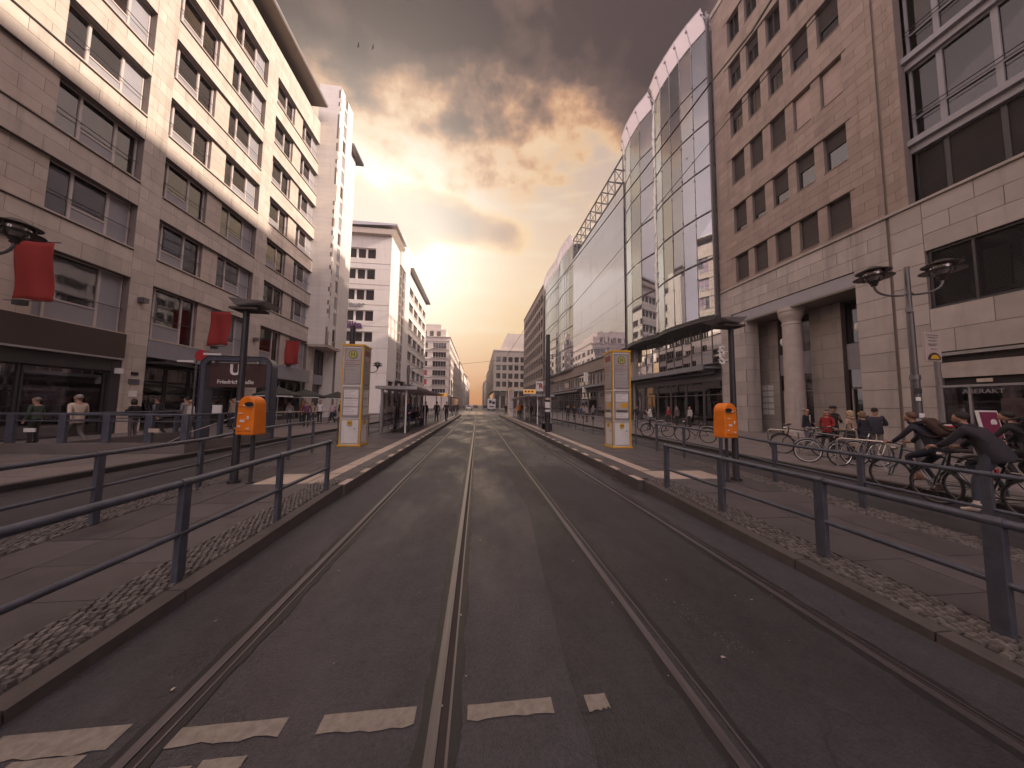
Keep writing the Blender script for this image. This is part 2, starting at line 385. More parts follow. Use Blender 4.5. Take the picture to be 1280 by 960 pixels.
class Building:
    def __init__(s, name, loc, label, maxp=300):
        s.root = thing(name, loc, label, 'building'); s.panels = []; s.maxp = maxp; s.loc = Vector(loc); s.wall = MB(); s.piece = 'stone_panel'
        s.wins = {}
    def backing(s, F, s0, s1, z0, z1, d0, d1): s.wall.box(*F.ext(s0, s1, z0, z1, d0, d1))
    def clad(s, F, s0, s1, z0, z1, d, pw, ph, m, t=.03, joint=.012, stag=True, jit=.002, back=True, depth=.3):
        """backing wall plus separate slabs on it"""
        if back: s.backing(F, s0, s1, z0, z1, d-depth, d-t+.012)
        nr = max(1, round((z1-z0)/ph)); hh = (z1-z0)/nr; j = joint/2
        for r in range(nr):
            off = (pw/2 if (stag and r % 2) else 0)
            cuts = [s0]; q = s0 - off + pw
            q = (math.ceil((s0+off)/pw)*pw - off) if True else q
            while q < s1 - pw*.2:
                if q > s0 + pw*.2: cuts.append(q)
                q += pw
            cuts.append(s1)
            for a, b in zip(cuts[:-1], cuts[1:]):
                dd = d + random.uniform(-jit, jit)
                s.panels.append((F.ext(a+j, b-j, z0+r*hh+j, z0+(r+1)*hh-j, d-t, dd), m))
    def finish(s, wallmat, camp=Vector((0, 0, 1.72))):
        if s.wall.v: s.wall.build('wall', wallmat, s.root, world=True)
        def key(p):
            e = p[0]; c = Vector(((e[0]+e[1])/2, (e[2]+e[3])/2, (e[4]+e[5])/2))
            area = max(e[1]-e[0], e[3]-e[2])*(e[5]-e[4]); vis = 1 if (c.y > .45*abs(c.x)) else .001
            return -vis*area*max(.1, c.x*c.x+.01)**.5/((c-camp).length**3)
        s.panels.sort(key=key)
        for e, m in s.panels[:s.maxp]: block(s.piece, m, s.root, *e)
        rest = {}
        for e, m in s.panels[s.maxp:]: rest.setdefault(m.name, MB()).box(*e)
        for k, b in rest.items(): b.build(s.piece+'s', MATS[k], s.root, world=True, kind='stuff')

_wcache = {}
def win_obj(F, parent, s0, s1, z0, z1, d, style, key=None, name='window', curtain=None):
    """a window thing-part placed on a facade; style(w,h)-> list of (subname, MB, material); first is the frame.
       meshes are built facing -Y around the lower left corner: x along, y = inwards, z up"""
    w, h = round(s1-s0, 3), round(z1-z0, 3); k = (style.__name__, w, h, key)
    if k not in _wcache:
        _wcache[k] = [(n, b.mesh(n, m)) for n, b, m in style(w, h, key)]
    flip = F.a.cross(Vector((0, 0, 1))).dot(F.n) > 0   # a × up points outwards?
    first = None
    p = Vector(F.P(s0, z0, d)); wl = wloc(parent)
    for n, me in _wcache[k]:
        o = bpy.data.objects.new(name if first is None else n, me); C.objects.link(o)
        if first is None:
            first = o; o.parent = parent
            # local x -> F.a, local y -> -F.n
            M = Matrix(((F.a.x, -F.n.x, 0, 0), (F.a.y, -F.n.y, 0, 0), (0, 0, 1, 0), (0, 0, 0, 1)))
            M.translation = p - wl; o.matrix_local = M
        else: o.parent = first
    return first

def wave_curtain(w0, w1, z0, z1, y, amp=.03):
    b = MB(); n = max(4, int((w1-w0)/.09)); vs = []
    for i in range(n+1):
        x = w0+(w1-w0)*i/n; yy = y + amp*math.sin(i*2.1)+amp*.4*math.sin(i*5.3+w0*9)
        vs += [(x, yy, z0), (x, yy, z1)]
    return b.add(vs, [(2*i, 2*i+2, 2*i+3, 2*i+1) for i in range(n)])

def frame_rect(b, x0, x1, z0, z1, t, y0, y1):
    b.box(x0, x0+t, y0, y1, z0, z1); b.box(x1-t, x1, y0, y1, z0, z1)
    b.box(x0+t, x1-t, y0, y1, z0, z0+t); b.box(x0+t, x1-t, y0, y1, z1-t, z1)
    return b

def office_win(w, h, key):
    """left building: three bays; key = (mullions, opaque bays, low panel bay, curtain bays)"""
    mul, opaque, low, cur = key; xs = [0.]+[m*w for m in mul]+[w]; out = []
    fr = MB(); frame_rect(fr, 0, w, 0, h, .06, 0, .09)
    for m in mul: fr.box(m*w-.045, m*w+.045, -.01, .1, .06, h-.06)
    fr.box(xs[low]+.05, xs[low+1]-.05, -.005, .09, h*.30, h*.30+.07)
    pane = MB(); pan = MB(); rail = MB(); cu = None
    for i in range(len(xs)-1):
        a, b = xs[i]+.045, xs[i+1]-.045
        if i in opaque: pan.box(a, b, .03, .06, .06, h-.06)
        elif i == low:
            pan.box(a, b, .03, .06, .06, h*.30); pane.box(a, b, .04, .05, h*.30+.07, h-.06)
        else: pane.box(a, b, .04, .05, .06, h-.06)
    rail.cyl((0.02, -.12, h*.42), (w-.02, -.12, h*.42), .018, n=6)
    rail.cyl((xs[1], -.12, h*.42), (xs[1], 0, h*.42), .012, n=5)
    out = [('frame', fr, FRAME), ('pane', pane, GLASS), ('panel', pan, GREYP), ('guard_rail', rail, FRAMED)]
    cb = MB()
    for i in cur:
        c = wave_curtain(xs[i]+.04, xs[i+1]-.04, .05, h-.05, .13); cb.add(c.v, c.f)
    if cb.v: out.append(('curtain', cb, CURT))
    return out

def deep_win(w, h, key):
    """right building: single opening with a dark frame, key = blind fraction, blind kind"""
    frac, kind = key; fr = MB(); frame_rect(fr, 0, w, 0, h, .05, 0, .07)
    if kind == 'split': fr.box(w*.6-.02, w*.6+.02, 0, .06, .05, h-.05)
    out = [('frame', fr, FRAMED), ('pane', MB().box(.05, w-.05, .03, .04, .05, h-.05), GLASS)]
    if frac > 0:
        b = MB(); z = h - .05; bot = h - h*frac; n = max(3, int((z-bot)/.11))
        for i in range(n):
            za = bot + (z-bot)*i/n; zb = bot + (z-bot)*(i+1)/n
            b.add([(.04, -.03, za), (w-.04, -.03, za), (w-.04, -.008, zb), (.04, -.008, zb)], [(0, 1, 2, 3)])
            b.add([(.04, -.03, za), (w-.04, -.03, za), (w-.04, .0, za+.01), (.04, .0, za+.01)], [(0, 1, 2, 3)])
        out.append(('blind', b, BLINDL if kind == 'pale' else BLIND))
    return out

def plain_win(w, h, key):
    """far buildings: frame with n lights and dark panes; key = number of lights"""
    n, fm, gm = key; fr = MB(); frame_rect(fr, 0, w, 0, h, .07, 0, .1)
    for i in range(1, n): fr.box(w*i/n-.05, w*i/n+.05, 0, .1, .07, h-.07)
    return [('frame', fr, MATS[fm]), ('pane', MB().box(.06, w-.06, .05, .06, .06, h-.06), MATS[gm])]

# ============================================================ THE GROUND
def sheet(name, m, x0, x1, y0, y1, z, **kw):
    o = MB().quad((x0, y0, z), (x1, y0, z), (x1, y1, z), (x0, y1, z)).build(name, m, **kw); return structure(o)
ground = sheet('ground', CONC, -900, 900, -300, 1800, -.03)
PLAT_END = 46.
tram_road = sheet('tram_road', ASPH, -2.62, 3.62, -12, 700, .0)
lane_l = sheet('left_road', ASPH3, -8.6, -2.6, -12, 700, -.006)
lane_r = sheet('right_road', ASPH3, 3.6, 9.15, -12, 700, -.006)
patch = MB()
patch.add([(.72, 8.6, .004), (2.36, 8.46, .004), (2.9, 4.5, .004), (2.6, -1, .004), (.60, -1, .004), (.62, 2.1, .004), (.88, 5.2, .004)], [(0, 1, 2, 3, 4, 5, 6)])
structure(patch.build('asphalt_patch', ASPH2))

# rails: worn head, groove and tar seam; four of them
def tram_rail(x, label, seam_side):
    t = thing('tram_rail', (x, 0, 0), label, 'rail', 'grooved tram rails set in the asphalt')
    ya, yb = -10, 420
    MB().box(-.033, .022, ya, yb, -.05, .011).build('rail_head', RAILS, t)
    MB().box(.022, .068, ya, yb, -.05, .003).build('groove', RAILD, t)
    MB().box(.068, .082, ya, yb, -.05, .0105).build('guard_lip', RAILS, t)
    for s0, s1, w0 in ((.082, .125, .03), (-.033, -.085, .035)):       # ragged bitumen joints
        rd = random.Random(int(x*100)+int(s0*1000)); b = MB(); ys = [ya+.0]+[0.8+k*.11 for k in range(120)]+[14.2+k*4 for k in range(102)]; sg = 1 if s1 > s0 else -1; vs = []
        for yy in ys: vs += [(s0, yy, .0065), (s1+sg*rd.uniform(-.012, .022), yy, .0055)]
        b.add(vs, [(2*k, 2*k+1, 2*k+3, 2*k+2) for k in range(len(ys)-1)]); b.build('tar_seam', TARS, t)
tram_rail(-1.63, 'leftmost tram rail, thin and dark, close to the left platform kerb', 1)
tram_rail(-.19, 'bright worn tram rail running up the middle of the photo', 1)
tram_rail(1.31, 'tram rail right of the middle one, cutting through the dark asphalt patch', 1)
tram_rail(2.79, 'rightmost tram rail, thin and dark, close to the right platform kerb', 1)

# broken give way line in the foreground, ragged lower edges
def ragged(x0, x1, ya, yb, z, seed, tilt=.0):
    rd = random.Random(seed); n = 9; top = []; bot = []
    for i in range(n+1):
        x = x0+(x1-x0)*i/n; top.append((x, yb+tilt*(x-x0)+rd.uniform(-.0015, .0015), z)); bot.append((x, ya+tilt*(x-x0)+rd.uniform(-.003, .020), z))
    b = MB(); b.add(bot+top, [(i, i+1, n+2+i, n+1+i) for i in range(n)]); return b
k = 0
for x0, x1, ya, yb in ((-2.36, -1.78, 1.80, 1.935), (-1.53, -.985, 1.79, 1.89), (-.80, -.305, 1.77, 1.885), (-.02, .465, 1.765, 1.862), (.66, .79, 1.752, 1.85),
                       (-1.27, -1.075, 1.655, 1.72), (-2.15, -1.84, 1.70, 1.80), (-1.42, -1.30, 1.50, 1.70)):
    tag(structure(ragged(x0, x1, ya, yb, .0042 if x1 < .6 or x0 < .5 else .0085, k+3).build('road_marking', MARK, tram_road))); k += 1

# small litter and chewing gum on the asphalt
lit = MB(); rl = random.Random(5)
for i in range(70):
    x = rl.uniform(-2.3, 3.4); y = rl.uniform(1.6, 9)**1; r = rl.uniform(.004, .013); a = rl.uniform(0, 3)
    c, s_ = math.cos(a), math.sin(a)
    lit.add([(x+u*c*r*rl.uniform(.5, 1.6)-v*s_*r, y+u*s_*r+v*c*r, .009) for u, v in ((-1, -.6), (1, -.7), (.8, .7), (-.7, .6))], [(0, 1, 2, 3)])
tag(lit.build('litter', mat('litter_bits', (.34, .29, .26), .8, rnd=.4)), 'scattered gum spots and paper scraps on the wet asphalt between the rails', 'litter', kind='stuff')
grit = MB()
for i in range(150):
    t = rl.random(); x = 1.62+rl.gauss(0, .06)+t*.28; y = 3.1-t*1.1+rl.gauss(0, .12); r = rl.uniform(.002, .005)
    grit.add([(x-r, y-r, .009), (x+r, y-r, .010), (x+r, y+r, .009), (x-r, y+r, .010)], [(0, 1, 2, 3)])
tag(grit.build('grit', mat('pale_grit', (.20, .18, .17), .8, rnd=.3)), 'patch of pale grit spilled beside the third tram rail', 'grit', kind='stuff')

# ---------------------------------------------- platforms
def hz(y):            # platform surface height along the ramp
    if y < 1.: return .035
    if y < 6.: return .035+(y-1.)/5*.165
    return .20
def edge_l(y): return -2.38 if y >= 6 else -2.44
def prof_strip(name, m, xf0, xf1, ys, dz, parent=None, zb=None, world=False, **kw):
    """a ribbon following the ramp; xf0/xf1 are x at each y"""
    b = MB()
    for ya, yb in zip(ys[:-1], ys[1:]):
        p = [(xf0(ya), ya, hz(ya)+dz), (xf1(ya), ya, hz(ya)+dz), (xf1(yb), yb, hz(yb)+dz), (xf0(yb), yb, hz(yb)+dz)]
        if zb is None: b.quad(*p)
        else: b.hexa([(q[0], q[1], zb) for q in p]+p)
    return b.build(name, m, parent, world=world, **kw)
YS = [-6, 1, 2, 3, 4, 5, 6, 6.001, PLAT_END]
def platform(side):
    L = side == 'l'
    if L:
        xk = lambda y: -2.40 if y > 6 else -2.44; xb = lambda y: -5.25
    else:
        xk = lambda y: 3.32 if y > 6 else 3.42; xb = lambda y: 6.45
    kw_ = .16; sg = -1 if L else 1
    nm = 'left_platform' if L else 'right_platform'
    body = structure(prof_strip(nm, MORTAR, (lambda y: xk(y)+sg*kw_ if L else xk(y)+sg*kw_), xb, YS, -.012, zb=-.2))
    # kerb stones: one metre granite blocks; each its own part (near), rest joined
    rd = random.Random(3 if L else 4); y = -1.
    far = MB(); n = 0
    while y < PLAT_END:
        y1 = y+1.0; a, b_ = y+.006, y1-.006; j = rd.uniform(-.006, .006); mb = MB()
        x0, x1 = xk((a+b_)/2)+j, xk((a+b_)/2)+sg*kw_
        t = MB().hexa([(x0, a, -.1), (x1, a, -.1), (x1, b_, -.1), (x0, b_, -.1), (x0+sg*.015, a, hz(a)), (x1, a, hz(a)), (x1, b_, hz(b_)), (x0+sg*.015, b_, hz(b_))])
        if n < 40: t.build('kerb_stone', KERB, body)
        else: far.add(t.v, t.f)
        y = y1; n += 1
    if far.v: far.build('kerb_stones', KERB, body, kind='stuff')
    # mosaic cobble strips along the near part of the ramp
    def cobbles(xa, xb2, ya, yb):
        rd2 = random.Random(int(abs(xa)*100)); st = MB(); items = []
        yy = ya; s_ = .054
        row = 0
        while yy < yb:
            xx = xa + (s_/2 if row % 2 else 0)
            while xx < xb2-.02:
                w_, h_ = s_*rd2.uniform(.72, .95), s_*rd2.uniform(.72, .95); cx, cy = xx+rd2.uniform(-.008, .008), yy+rd2.uniform(-.008, .008)
                items.append((cx, cy, w_, h_, rd2.uniform(-.25, .25), rd2.uniform(-.004, .006))); xx += s_
            yy += s_; row += 1
        items.sort(key=lambda q: q[0]**2+q[1]**2+ (1000 if q[1] < abs(q[0])*.42 else 0))
        for i, (cx, cy, w_, h_, a, dz) in enumerate(items):
            z = hz(cy); c, s2 = math.cos(a), math.sin(a)
            def ring(f, zz): return [(cx+(u*w_*f*c-v*h_*f*s2)/2, cy+(u*w_*f*s2+v*h_*f*c)/2, zz) for u, v in ((-1, -1), (1, -1), (1, 1), (-1, 1))]
            r0, r1 = ring(1, z-.012), ring(.72, z+.008+dz)
            if i < 145: MB().hexa(r0+r1).build('cobblestone', COB, body)
            else: st.add(r0+r1, [(4, 5, 6, 7), (0, 1, 5, 4), (1, 2, 6, 5), (2, 3, 7, 6), (3, 0, 4, 7)])
        st.build('cobblestones', COB, body, kind='stuff')
    if L: cobbles(-3.02, -2.62, .6, 6.4); cobbles(-5.2, -4.75, 1.6, 8.0)
    else: cobbles(3.62, 4.02, .6, 6.2); cobbles(5.9, 6.4, 1.4, 8.0)
    # paving slabs on the ramp and platform
    st = MB(); rd3 = random.Random(9); cnt = 0
    xa, xe = (-4.74, -3.03) if L else (4.03, 5.89)
    for part in (0, 1):
        ya, yb = ((-1., 6.2), (6.2, PLAT_END))[part]
        pw = .56 if part == 0 else .50
        if part == 1: xa, xe = (-5.2, -2.57) if L else (3.49, 6.4)
        yy = ya
        while yy < yb:
            nx = max(1, round((xe-xa)/pw)); wx = (xe-xa)/nx
            for i in range(nx):
                x0, x1 = xa+i*wx+.004, xa+(i+1)*wx-.004; a, b_ = yy+.004, min(yy+pw, yb)-.004
                if part == 1 and ((L and x0 > -3.18 and x1 < -2.5) or ((not L) and x1 < 4.2 and x0 > 3.4)): pass
                dz = rd3.uniform(-.003, .003)
                t = MB().hexa([(x0, a, hz(a)-.03), (x1, a, hz(a)-.03), (x1, b_, hz(b_)-.03), (x0, b_, hz(b_)-.03), (x0, a, hz(a)+dz), (x1, a, hz(a)+dz), (x1, b_, hz(b_)+dz), (x0, b_, hz(b_)+dz)])
                if cnt < 150 and b_ > .8: t.build('paving_slab', SLAB, body); cnt += 1
                else: st.add(t.v, t.f)
            yy += pw
    st.build('paving_slabs', SLAB, body, kind='stuff')
    # cream guide strip, edge dashes and cross band
    def tile(x0, x1, y0, y1, z=.0045):
        MB().hexa([(x0, y0, .17), (x1, y0, .17), (x1, y1, .17), (x0, y1, .17), (x0, y0, hz(y0)+z), (x1, y0, hz(y0)+z), (x1, y1, hz(y1)+z), (x0, y1, hz(y1)+z)]).build('guide_tile', CREAM, body)
    if L:
        for i in range(40): tile(-3.16, -2.86, 7.9+i*.9, 7.9+i*.9+.893)
        for i in range(3): tile(-4.08+.3*i, -4.08+.3*i+.293, 6.15, 6.95)
        tile(-3.16, -2.86, 6.15, 6.95); tile(-3.16, -2.86, 7.0, 7.85)
        for i in range(38): tile(-2.55, -2.425, 6.05+i*1.02, 6.05+i*1.02+.42)
    else:
        for i in range(40): tile(3.86, 4.14, 6.9+i*.9, 6.9+i*.9+.893)
        for i in range(5): tile(3.86+.3*i, 3.86+.3*i+.293, 6.08, 6.84)
        for i in range(38): tile(3.35, 3.48, 6.05+i*1.02, 6.05+i*1.02+.42)
    return body
plat_l = platform('l'); plat_r = platform('r')

# ---------------------------------------------- pavements beyond the car lanes
def pavement(name, x0, x1, y0, y1, kerb_side, n_parts, holes=()):
    z = .12; kx = x1 if kerb_side > 0 else x0; sg = -kerb_side
    body = structure(MB().box(x0, x1, y0, y1, -.1, z-.02).build(name, MORTAR))
    y = y0; k = 0; far = MB()
    while y < y1:
        yy = min(y+1.0, y1); e = (kx+sg*.002, kx+sg*.17, y+.006, yy-.006, -.08, z+.004)
        if 2 < y < 42 and k < 40: block('kerb_stone', KERB, body, *e); k += 1
        else: far.box(*e)
        y = yy
    far.build('kerb_stones', KERB, body, kind='stuff')
    xa, xb = (x0, x1-.18) if kerb_side > 0 else (x0+.18, x1)
    st = MB(); pw = .95; items = []; rd = random.Random(11)
    ny = int((y1-y0)/pw); nx = int((xb-xa)/pw); wx = (xb-xa)/nx
    for j in range(ny):
        for i in range(nx):
            e = (xa+i*wx+.006, xa+(i+1)*wx-.006, y0+j*pw+.006, y0+(j+1)*pw-.006, z-.03, z+rd.uniform(-.003, .003))
            if any(e[0] < h[1] and e[1] > h[0] and e[2] < h[3] and e[3] > h[2] for h in holes): continue
            items.append(e)
    items.sort(key=lambda e: (e[0]**2+e[2]**2) + (5000 if e[2] < abs(e[0])*.42 else 0))
    for i, e in enumerate(items):
        if i < n_parts: block('paving_slab', SLABL, body, *e)
        else: st.box(*e)
    st.build('paving_slabs', SLABL, body, kind='stuff')
    return body
pav_l = pavement('left_pavement', -24, -8.6, -4, 49.5, 1, 170, holes=((-12.4, -8.9, 10.5, 14.3),))
pav_r = pavement('right_pavement', 9.15, 21.2, -4, 82, -1, 170)
structure(MB().box(-40, -14.9, 49.5, 100, -.1, .11).build('far_left_pavement', CONC))
structure(MB().box(-40, -9.2, 100, 700, -.1, .10).build('far_left_pavement', CONC))
structure(MB().box(4.8, 40, 134, 700, -.1, .10).build('far_right_pavement', CONC))
structure(MB().box(17.5, 40, 82, 134, -.1, .105).build('far_right_pavement', CONC))
# bright wet crossing beyond the platforms
structure(MB().quad((-14, 52, .004), (17, 52, .004), (17, 75, .004), (-14, 75, .004)).build('road_crossing', mat('wet_crossing', (.20, .18, .17), .25, var=.3, scale=1)))

# ============================================================ LEFT STONE BUILDING
ROWS_L = [(4.9, 7.7), (9.15, 11.35), (12.6, 14.85), (16.1, 18.3), (19.55, 21.8), (23.0, 25.25), (26.5, 28.65)]
FL = Face((-17, 0), (0, 1), (1, 0))
def left_building():
    B = Building('stone_office_building', (-17, 17, 0), 'long pale limestone office block with rows of recessed windows filling the left side', 300)
    pil = [(-2.3, -1.2), (6.6, 8.2), (16.38, 17.42), (24.15, 25.3), (31.85, 33.2)]
    groups = [[(-.9, 2.2), (3.4, 6.4)], [(8.3, 11.0), (13.38, 16.36)], [(17.45, 20.12), (21.2, 24.12)], [(25.33, 27.9), (29.1, 31.8)]]
    top = 31.0
    for a, b in pil:
        z0 = .12
        B.clad(FL, a, b, z0, top, 0, 1.6, .62, ST1)
    for gi, g in enumerate(groups):
        a, b = pil[gi][1], pil[gi+1][0]
        zs = [r for r in ROWS_L]
        for i, (z0, z1) in enumerate(zs):
            zt = zs[i+1][0] if i+1 < len(zs) else top
            B.clad(FL, a, b, z1, zt, -.004 if i < 6 else -.002, 1.45, .62, ST1, depth=.42)
            # sill ledge; dark strips stand in for the shadow lines below it and overhead
            sl = MB().box(*FL.ext(a+.02, b-.02, z0-.05, z0+.015, -.40, .07)); sl.build('sill', ST1R, B.root, world=True)
            MB().box(*FL.ext(a+.02, b-.02, z0-.085, z0-.052, -.02, .045)).build('shade_strip', FRAMED, B.root, world=True)
            MB().box(*FL.ext(a+.02, b-.02, z1-.035, z1-.004, -.05, .035)).build('shade_strip', FRAMED, B.root, world=True)
            # recessed piers beside the windows
            e = [a]+[q for w in g for q in w]+[b]
            for p0, p1 in zip(e[0::2], e[1::2]):
                if p1-p0 > .1: B.clad(FL, p0, p1, z0, z1, -.13, 1.3, .56, ST1R, depth=.3)
            for wi, (w0, w1) in enumerate(g):
                if wi == 0: key = ((.16, .62), (0,) if i < 2 else (), 1, ((0, 1, 2), (1, 2), (0, 1, 2), (2,))[(i*3+gi) % 4])
                else: key = ((.28, .70), (2,), 1, ((0, 1), (0,), (0, 1), (1,))[(i+gi) % 4])
                if i == 0: key = ((.14, .70), (0, 2) if wi else (0,), 1, (2, 1) if not wi else (1,))
                if gi == 1 and i == 2: key = ((.28, .70), (), 1, ())
                win_obj(FL, B.root, w0, w1, z0+.02, z1-.01, -.30, office_win, key)
    # dark rooms behind the glass
    r = MB(); r.box(-22, -18.3, -2.3, 33.2, 0, 30.5)
    for z0, z1 in ROWS_L: r.box(-18.3, -17.45, -2.3, 33.2, z1+.05, z1+.3)
    r.build('interior', INT, B.root, world=True)
    MB().box(-22.1, -17.05, -2.4, 33.3, 31.0, 31.12).box(-22, -17.9, -2.3, 31.5, 31.12, 31.9).build('roof_storey', FRAMED, B.root, world=True)
    MB().box(-22.5, -15.95, -3, 30.9, 31.9, 32.0).build('roof_soffit', ST5, B.root, world=True)
    MB().box(-22.5, -15.9, -3, 30.95, 32.0, 32.22).build('roof', STEELL, B.root, world=True)
    # ---- shop in the near bay: fascia, light edge, glazing
    a = -2.3
    fa = MB(); fa.box(-17.1, -16.86, -1.2, 16.34, 3.68, 4.86); fa.build('shop_fascia', BROWN, B.root, world=True, bevel=.01)
    MB().box(-17.1, -16.80, -1.2, 16.36, 3.60, 3.675).build('fascia_trim', STEELL, B.root, world=True)
    MB().box(-17.35, -17.0, 16.0, 16.37, .12, 3.6).box(-17.2, -17.02, -1, 16.0, 3.05, 3.6).build('shop_surround', FRAMED, B.root, world=True)
    for y0, y1 in ((8.3, 11.2), (11.25, 13.3), (13.35, 15.95)):
        f = frame_rect(MB(), 0, y1-y0, .14, 3.04, .06, 0, .08); f.v = [(-17.22+(p[1]), y0+p[0], p[2]) for p in f.v]
        w = f.build('shop_window', FRAMED, B.root, world=True)
        p = MB().box(-17.2, -17.19, y0+.06, y1-.06, .2, 2.98); p.v = [(v[0]+17, v[1]-17, v[2]) for v in p.v]; p.build('pane', GLASS, w)
    MB().box(-18.6, -17.4, -1, 16.3, 3.1, 3.5).build('shop_ceiling', GREYP, B.root, world=True)
    MB().box(-17.72, -17.68, 11.6, 12.3, 1.0, 3.0).box(-17.72, -17.68, 12.5, 13.25, 1.2, 2.95).build('window_poster', WHITEP, B.root, world=True)
    sh = MB()
    for k in range(4): sh.box(-18.2, -17.6, 13.5, 15.7, .9+.55*k, .93+.55*k)
    for k in range(9): sh.box(-18.1, -17.8, 13.6+k*.23, 13.72+k*.23, .93+.55*(k % 3), 1.15+.55*(k % 3)+.05*(k % 2))
    sh.build('shop_shelf', ST5, B.root, world=True)
    MB().lathe([(.05, 0), (.22, .15), (.28, .45), (.15, .62), (.02, .7)], (-17.66, 11.95, 2.05), 12).build('poster_emblem', BROWN, B.root, world=True)
    # little sensor boxes and plates on the pilaster
    for y, z, m, w_, h_ in ((16.95, 3.02, BLACK, .30, .16), (16.95, 2.62, STEEL, .46, .26), (16.95, 2.02, WHITEP, .34, .30)):
        p = MB().box(*FL.ext(y-w_/2, y+w_/2, z-h_/2, z+h_/2, .005, .04)).build('name_plate', m, B.root, world=True)
    MB().box(-16.99, -16.8, 16.1, 16.3, 2.95, 3.2).build('alarm_box', WHITEP, B.root, world=True)
    MB().box(-16.99, -16.7, 16.75, 17.0, 6.6, 6.85).build('wall_lamp', STEEL, B.root, world=True)
    MB().box(-16.99, -16.7, 24.55, 24.8, 6.3, 6.55).build('wall_lamp', STEEL, B.root, world=True)
    # ---- entrance bay
    MB().box(-17.3, -16.95, 17.44, 24.13, 3.95, 4.85).build('grey_fascia', GREYP, B.root, world=True)
    MB().box(-17.2, -16.3, 17.5, 24.1, 3.62, 3.72).build('entrance_canopy', FRAMED, B.root, world=True)
    MB().box(-17.3, -17.0, 18.4, 19.9, 3.72, 3.94).build('entrance_sign', BROWN, B.root, world=True)
    for y0, y1 in ((17.6, 19.2), (19.25, 20.6), (20.65, 22.0), (22.05, 24.0)):
        f = frame_rect(MB(), 0, y1-y0, .14, 3.6, .06, 0, .08); f.box(.06, y1-y0-.06, 0, .08, 2.5, 2.56); f.v = [(-17.75+(p[1]), y0+p[0], p[2]) for p in f.v]
        w = f.build('entrance_door', FRAMED, B.root, world=True)
        p = MB().box(-17.73, -17.72, y0+.06, y1-.06, .2, 3.54); p.v = [(v[0]+17, v[1]-17, v[2]) for v in p.v]; p.build('pane', GLASS, w)
    # ---- far bay with a box canopy
    MB().box(-17.3, -16.6, 25.35, 31.8, 3.75, 4.85).build('grey_fascia', GREYP, B.root, world=True, bevel=.02)
    MB().box(-17.3, -16.55, 25.33, 31.82, 3.66, 3.745).build('fascia_trim', STEELL, B.root, world=True)
    for y0, y1 in ((25.5, 28.4), (28.45, 31.7)):
        f = frame_rect(MB(), 0, y1-y0, .14, 3.6, .06, 0, .08); f.v = [(-17.4+(p[1]), y0+p[0], p[2]) for p in f.v]
        w = f.build('shop_window', FRAMED, B.root, world=True)
        p = MB().box(-17.38, -17.37, y0+.06, y1-.06, .2, 3.54); p.v = [(v[0]+17, v[1]-17, v[2]) for v in p.v]; p.build('pane', GLASS, w)
    # ---- stair tower standing proud of the facade
    FT = Face((0, 31.8), (1, 0), (0, -1)); FS = Face((-15.15, 0), (0, 1), (1, 0))
    B.clad(FT, -17.3, -15.15, 7.5, 35.4, 0, 2.2, .46, PLAS, depth=.2, jit=.001, joint=.008, stag=False)
    B.clad(FS, 31.8, 32.8, 7.5, 35.4, 0, 2.2, .46, PLAS, depth=.2, jit=.001, joint=.008, stag=False)
    B.clad(FS, 33.5, 34.9, 7.5, 35.4, 0, 2.2, .46, PLAS, depth=.2, jit=.001, joint=.008, stag=False)
    for k in range(15):
        z0 = 8.0+k*1.75
        win_obj(FS, B.root, 32.8, 33.5, z0, z0+1.4, -.05, plain_win, (1, 'pale_window_frame', 'blue_grey_panel' if k % 3 else 'dark_reflective_glass'))
        MB().box(*FS.ext(32.8, 33.5, z0+1.4, z0+1.75, -.25, -.04)).build('spandrel', PLAS, B.root, world=True)
    MB().box(-17.3, -15.35, 32.0, 34.9, 7.45, 35.3).box(-17.3, -15.2, 31.85, 34.85, 7.3, 7.5).build('tower_core', ST1R, B.root, world=True)
    FE = Face((-15.6, 0), (0, 1), (1, 0))
    B.clad(FE, 34.9, 37.2, .12, 31.5, 0, 1.2, .62, PLAS, depth=.2)
    MB().box(-19, -14.9, 34.9, 38.0, 31.5, 31.8).build('roof', STEEL, B.root, world=True)
    MB().box(-24, -15.85, 34.9, 37.15, 0, 31.4).build('end_core', PLAS, B.root, world=True)
    # glazed corner below the tower
    for y0, y1 in ((33.3, 34.85),):
        win_obj(Face((-16.9, 0), (0, 1), (1, 0)), B.root, 33.3, 34.9, 4.6, 7.2, 0, plain_win, (2, 'dark_window_frame', 'dark_reflective_glass'))
    MB().box(-17.4, -16.85, 33.22, 34.9, 3.6, 4.6).build('grey_fascia', GREYP, B.root, world=True)
    MB().box(-17.6, -17.2, 33.22, 34.9, .12, 3.6).build('shopfront', DGLASS, B.root, world=True)
    B.finish(JOINT)
left_building()

# ============================================================ SECOND LEFT BUILDING (white, with lettering)
def strip_win(w, h, key):
    n, = key; fr = MB(); frame_rect(fr, 0, w, 0, h, .10, 0, .12)
    for i in range(1, n): fr.box(w*i/n-.16, w*i/n+.16, -.02, .12, .10, h-.10)
    b = MB().box(.1, w-.1, .06, .07, .1, h-.1)
    return [('frame', fr, PLAS), ('pane', b, DGLASS)]
def band_win(w, h, key):
    n, = key; fr = MB(); frame_rect(fr, 0, w, 0, h, .06, 0, .1)
    for i in range(1, n): fr.box(w*i/n-.05, w*i/n+.05, 0, .1, .06, h-.06)
    return [('frame', fr, FRAME), ('pane', MB().box(.05, w-.05, .05, .06, .05, h-.05), DGLASS)]

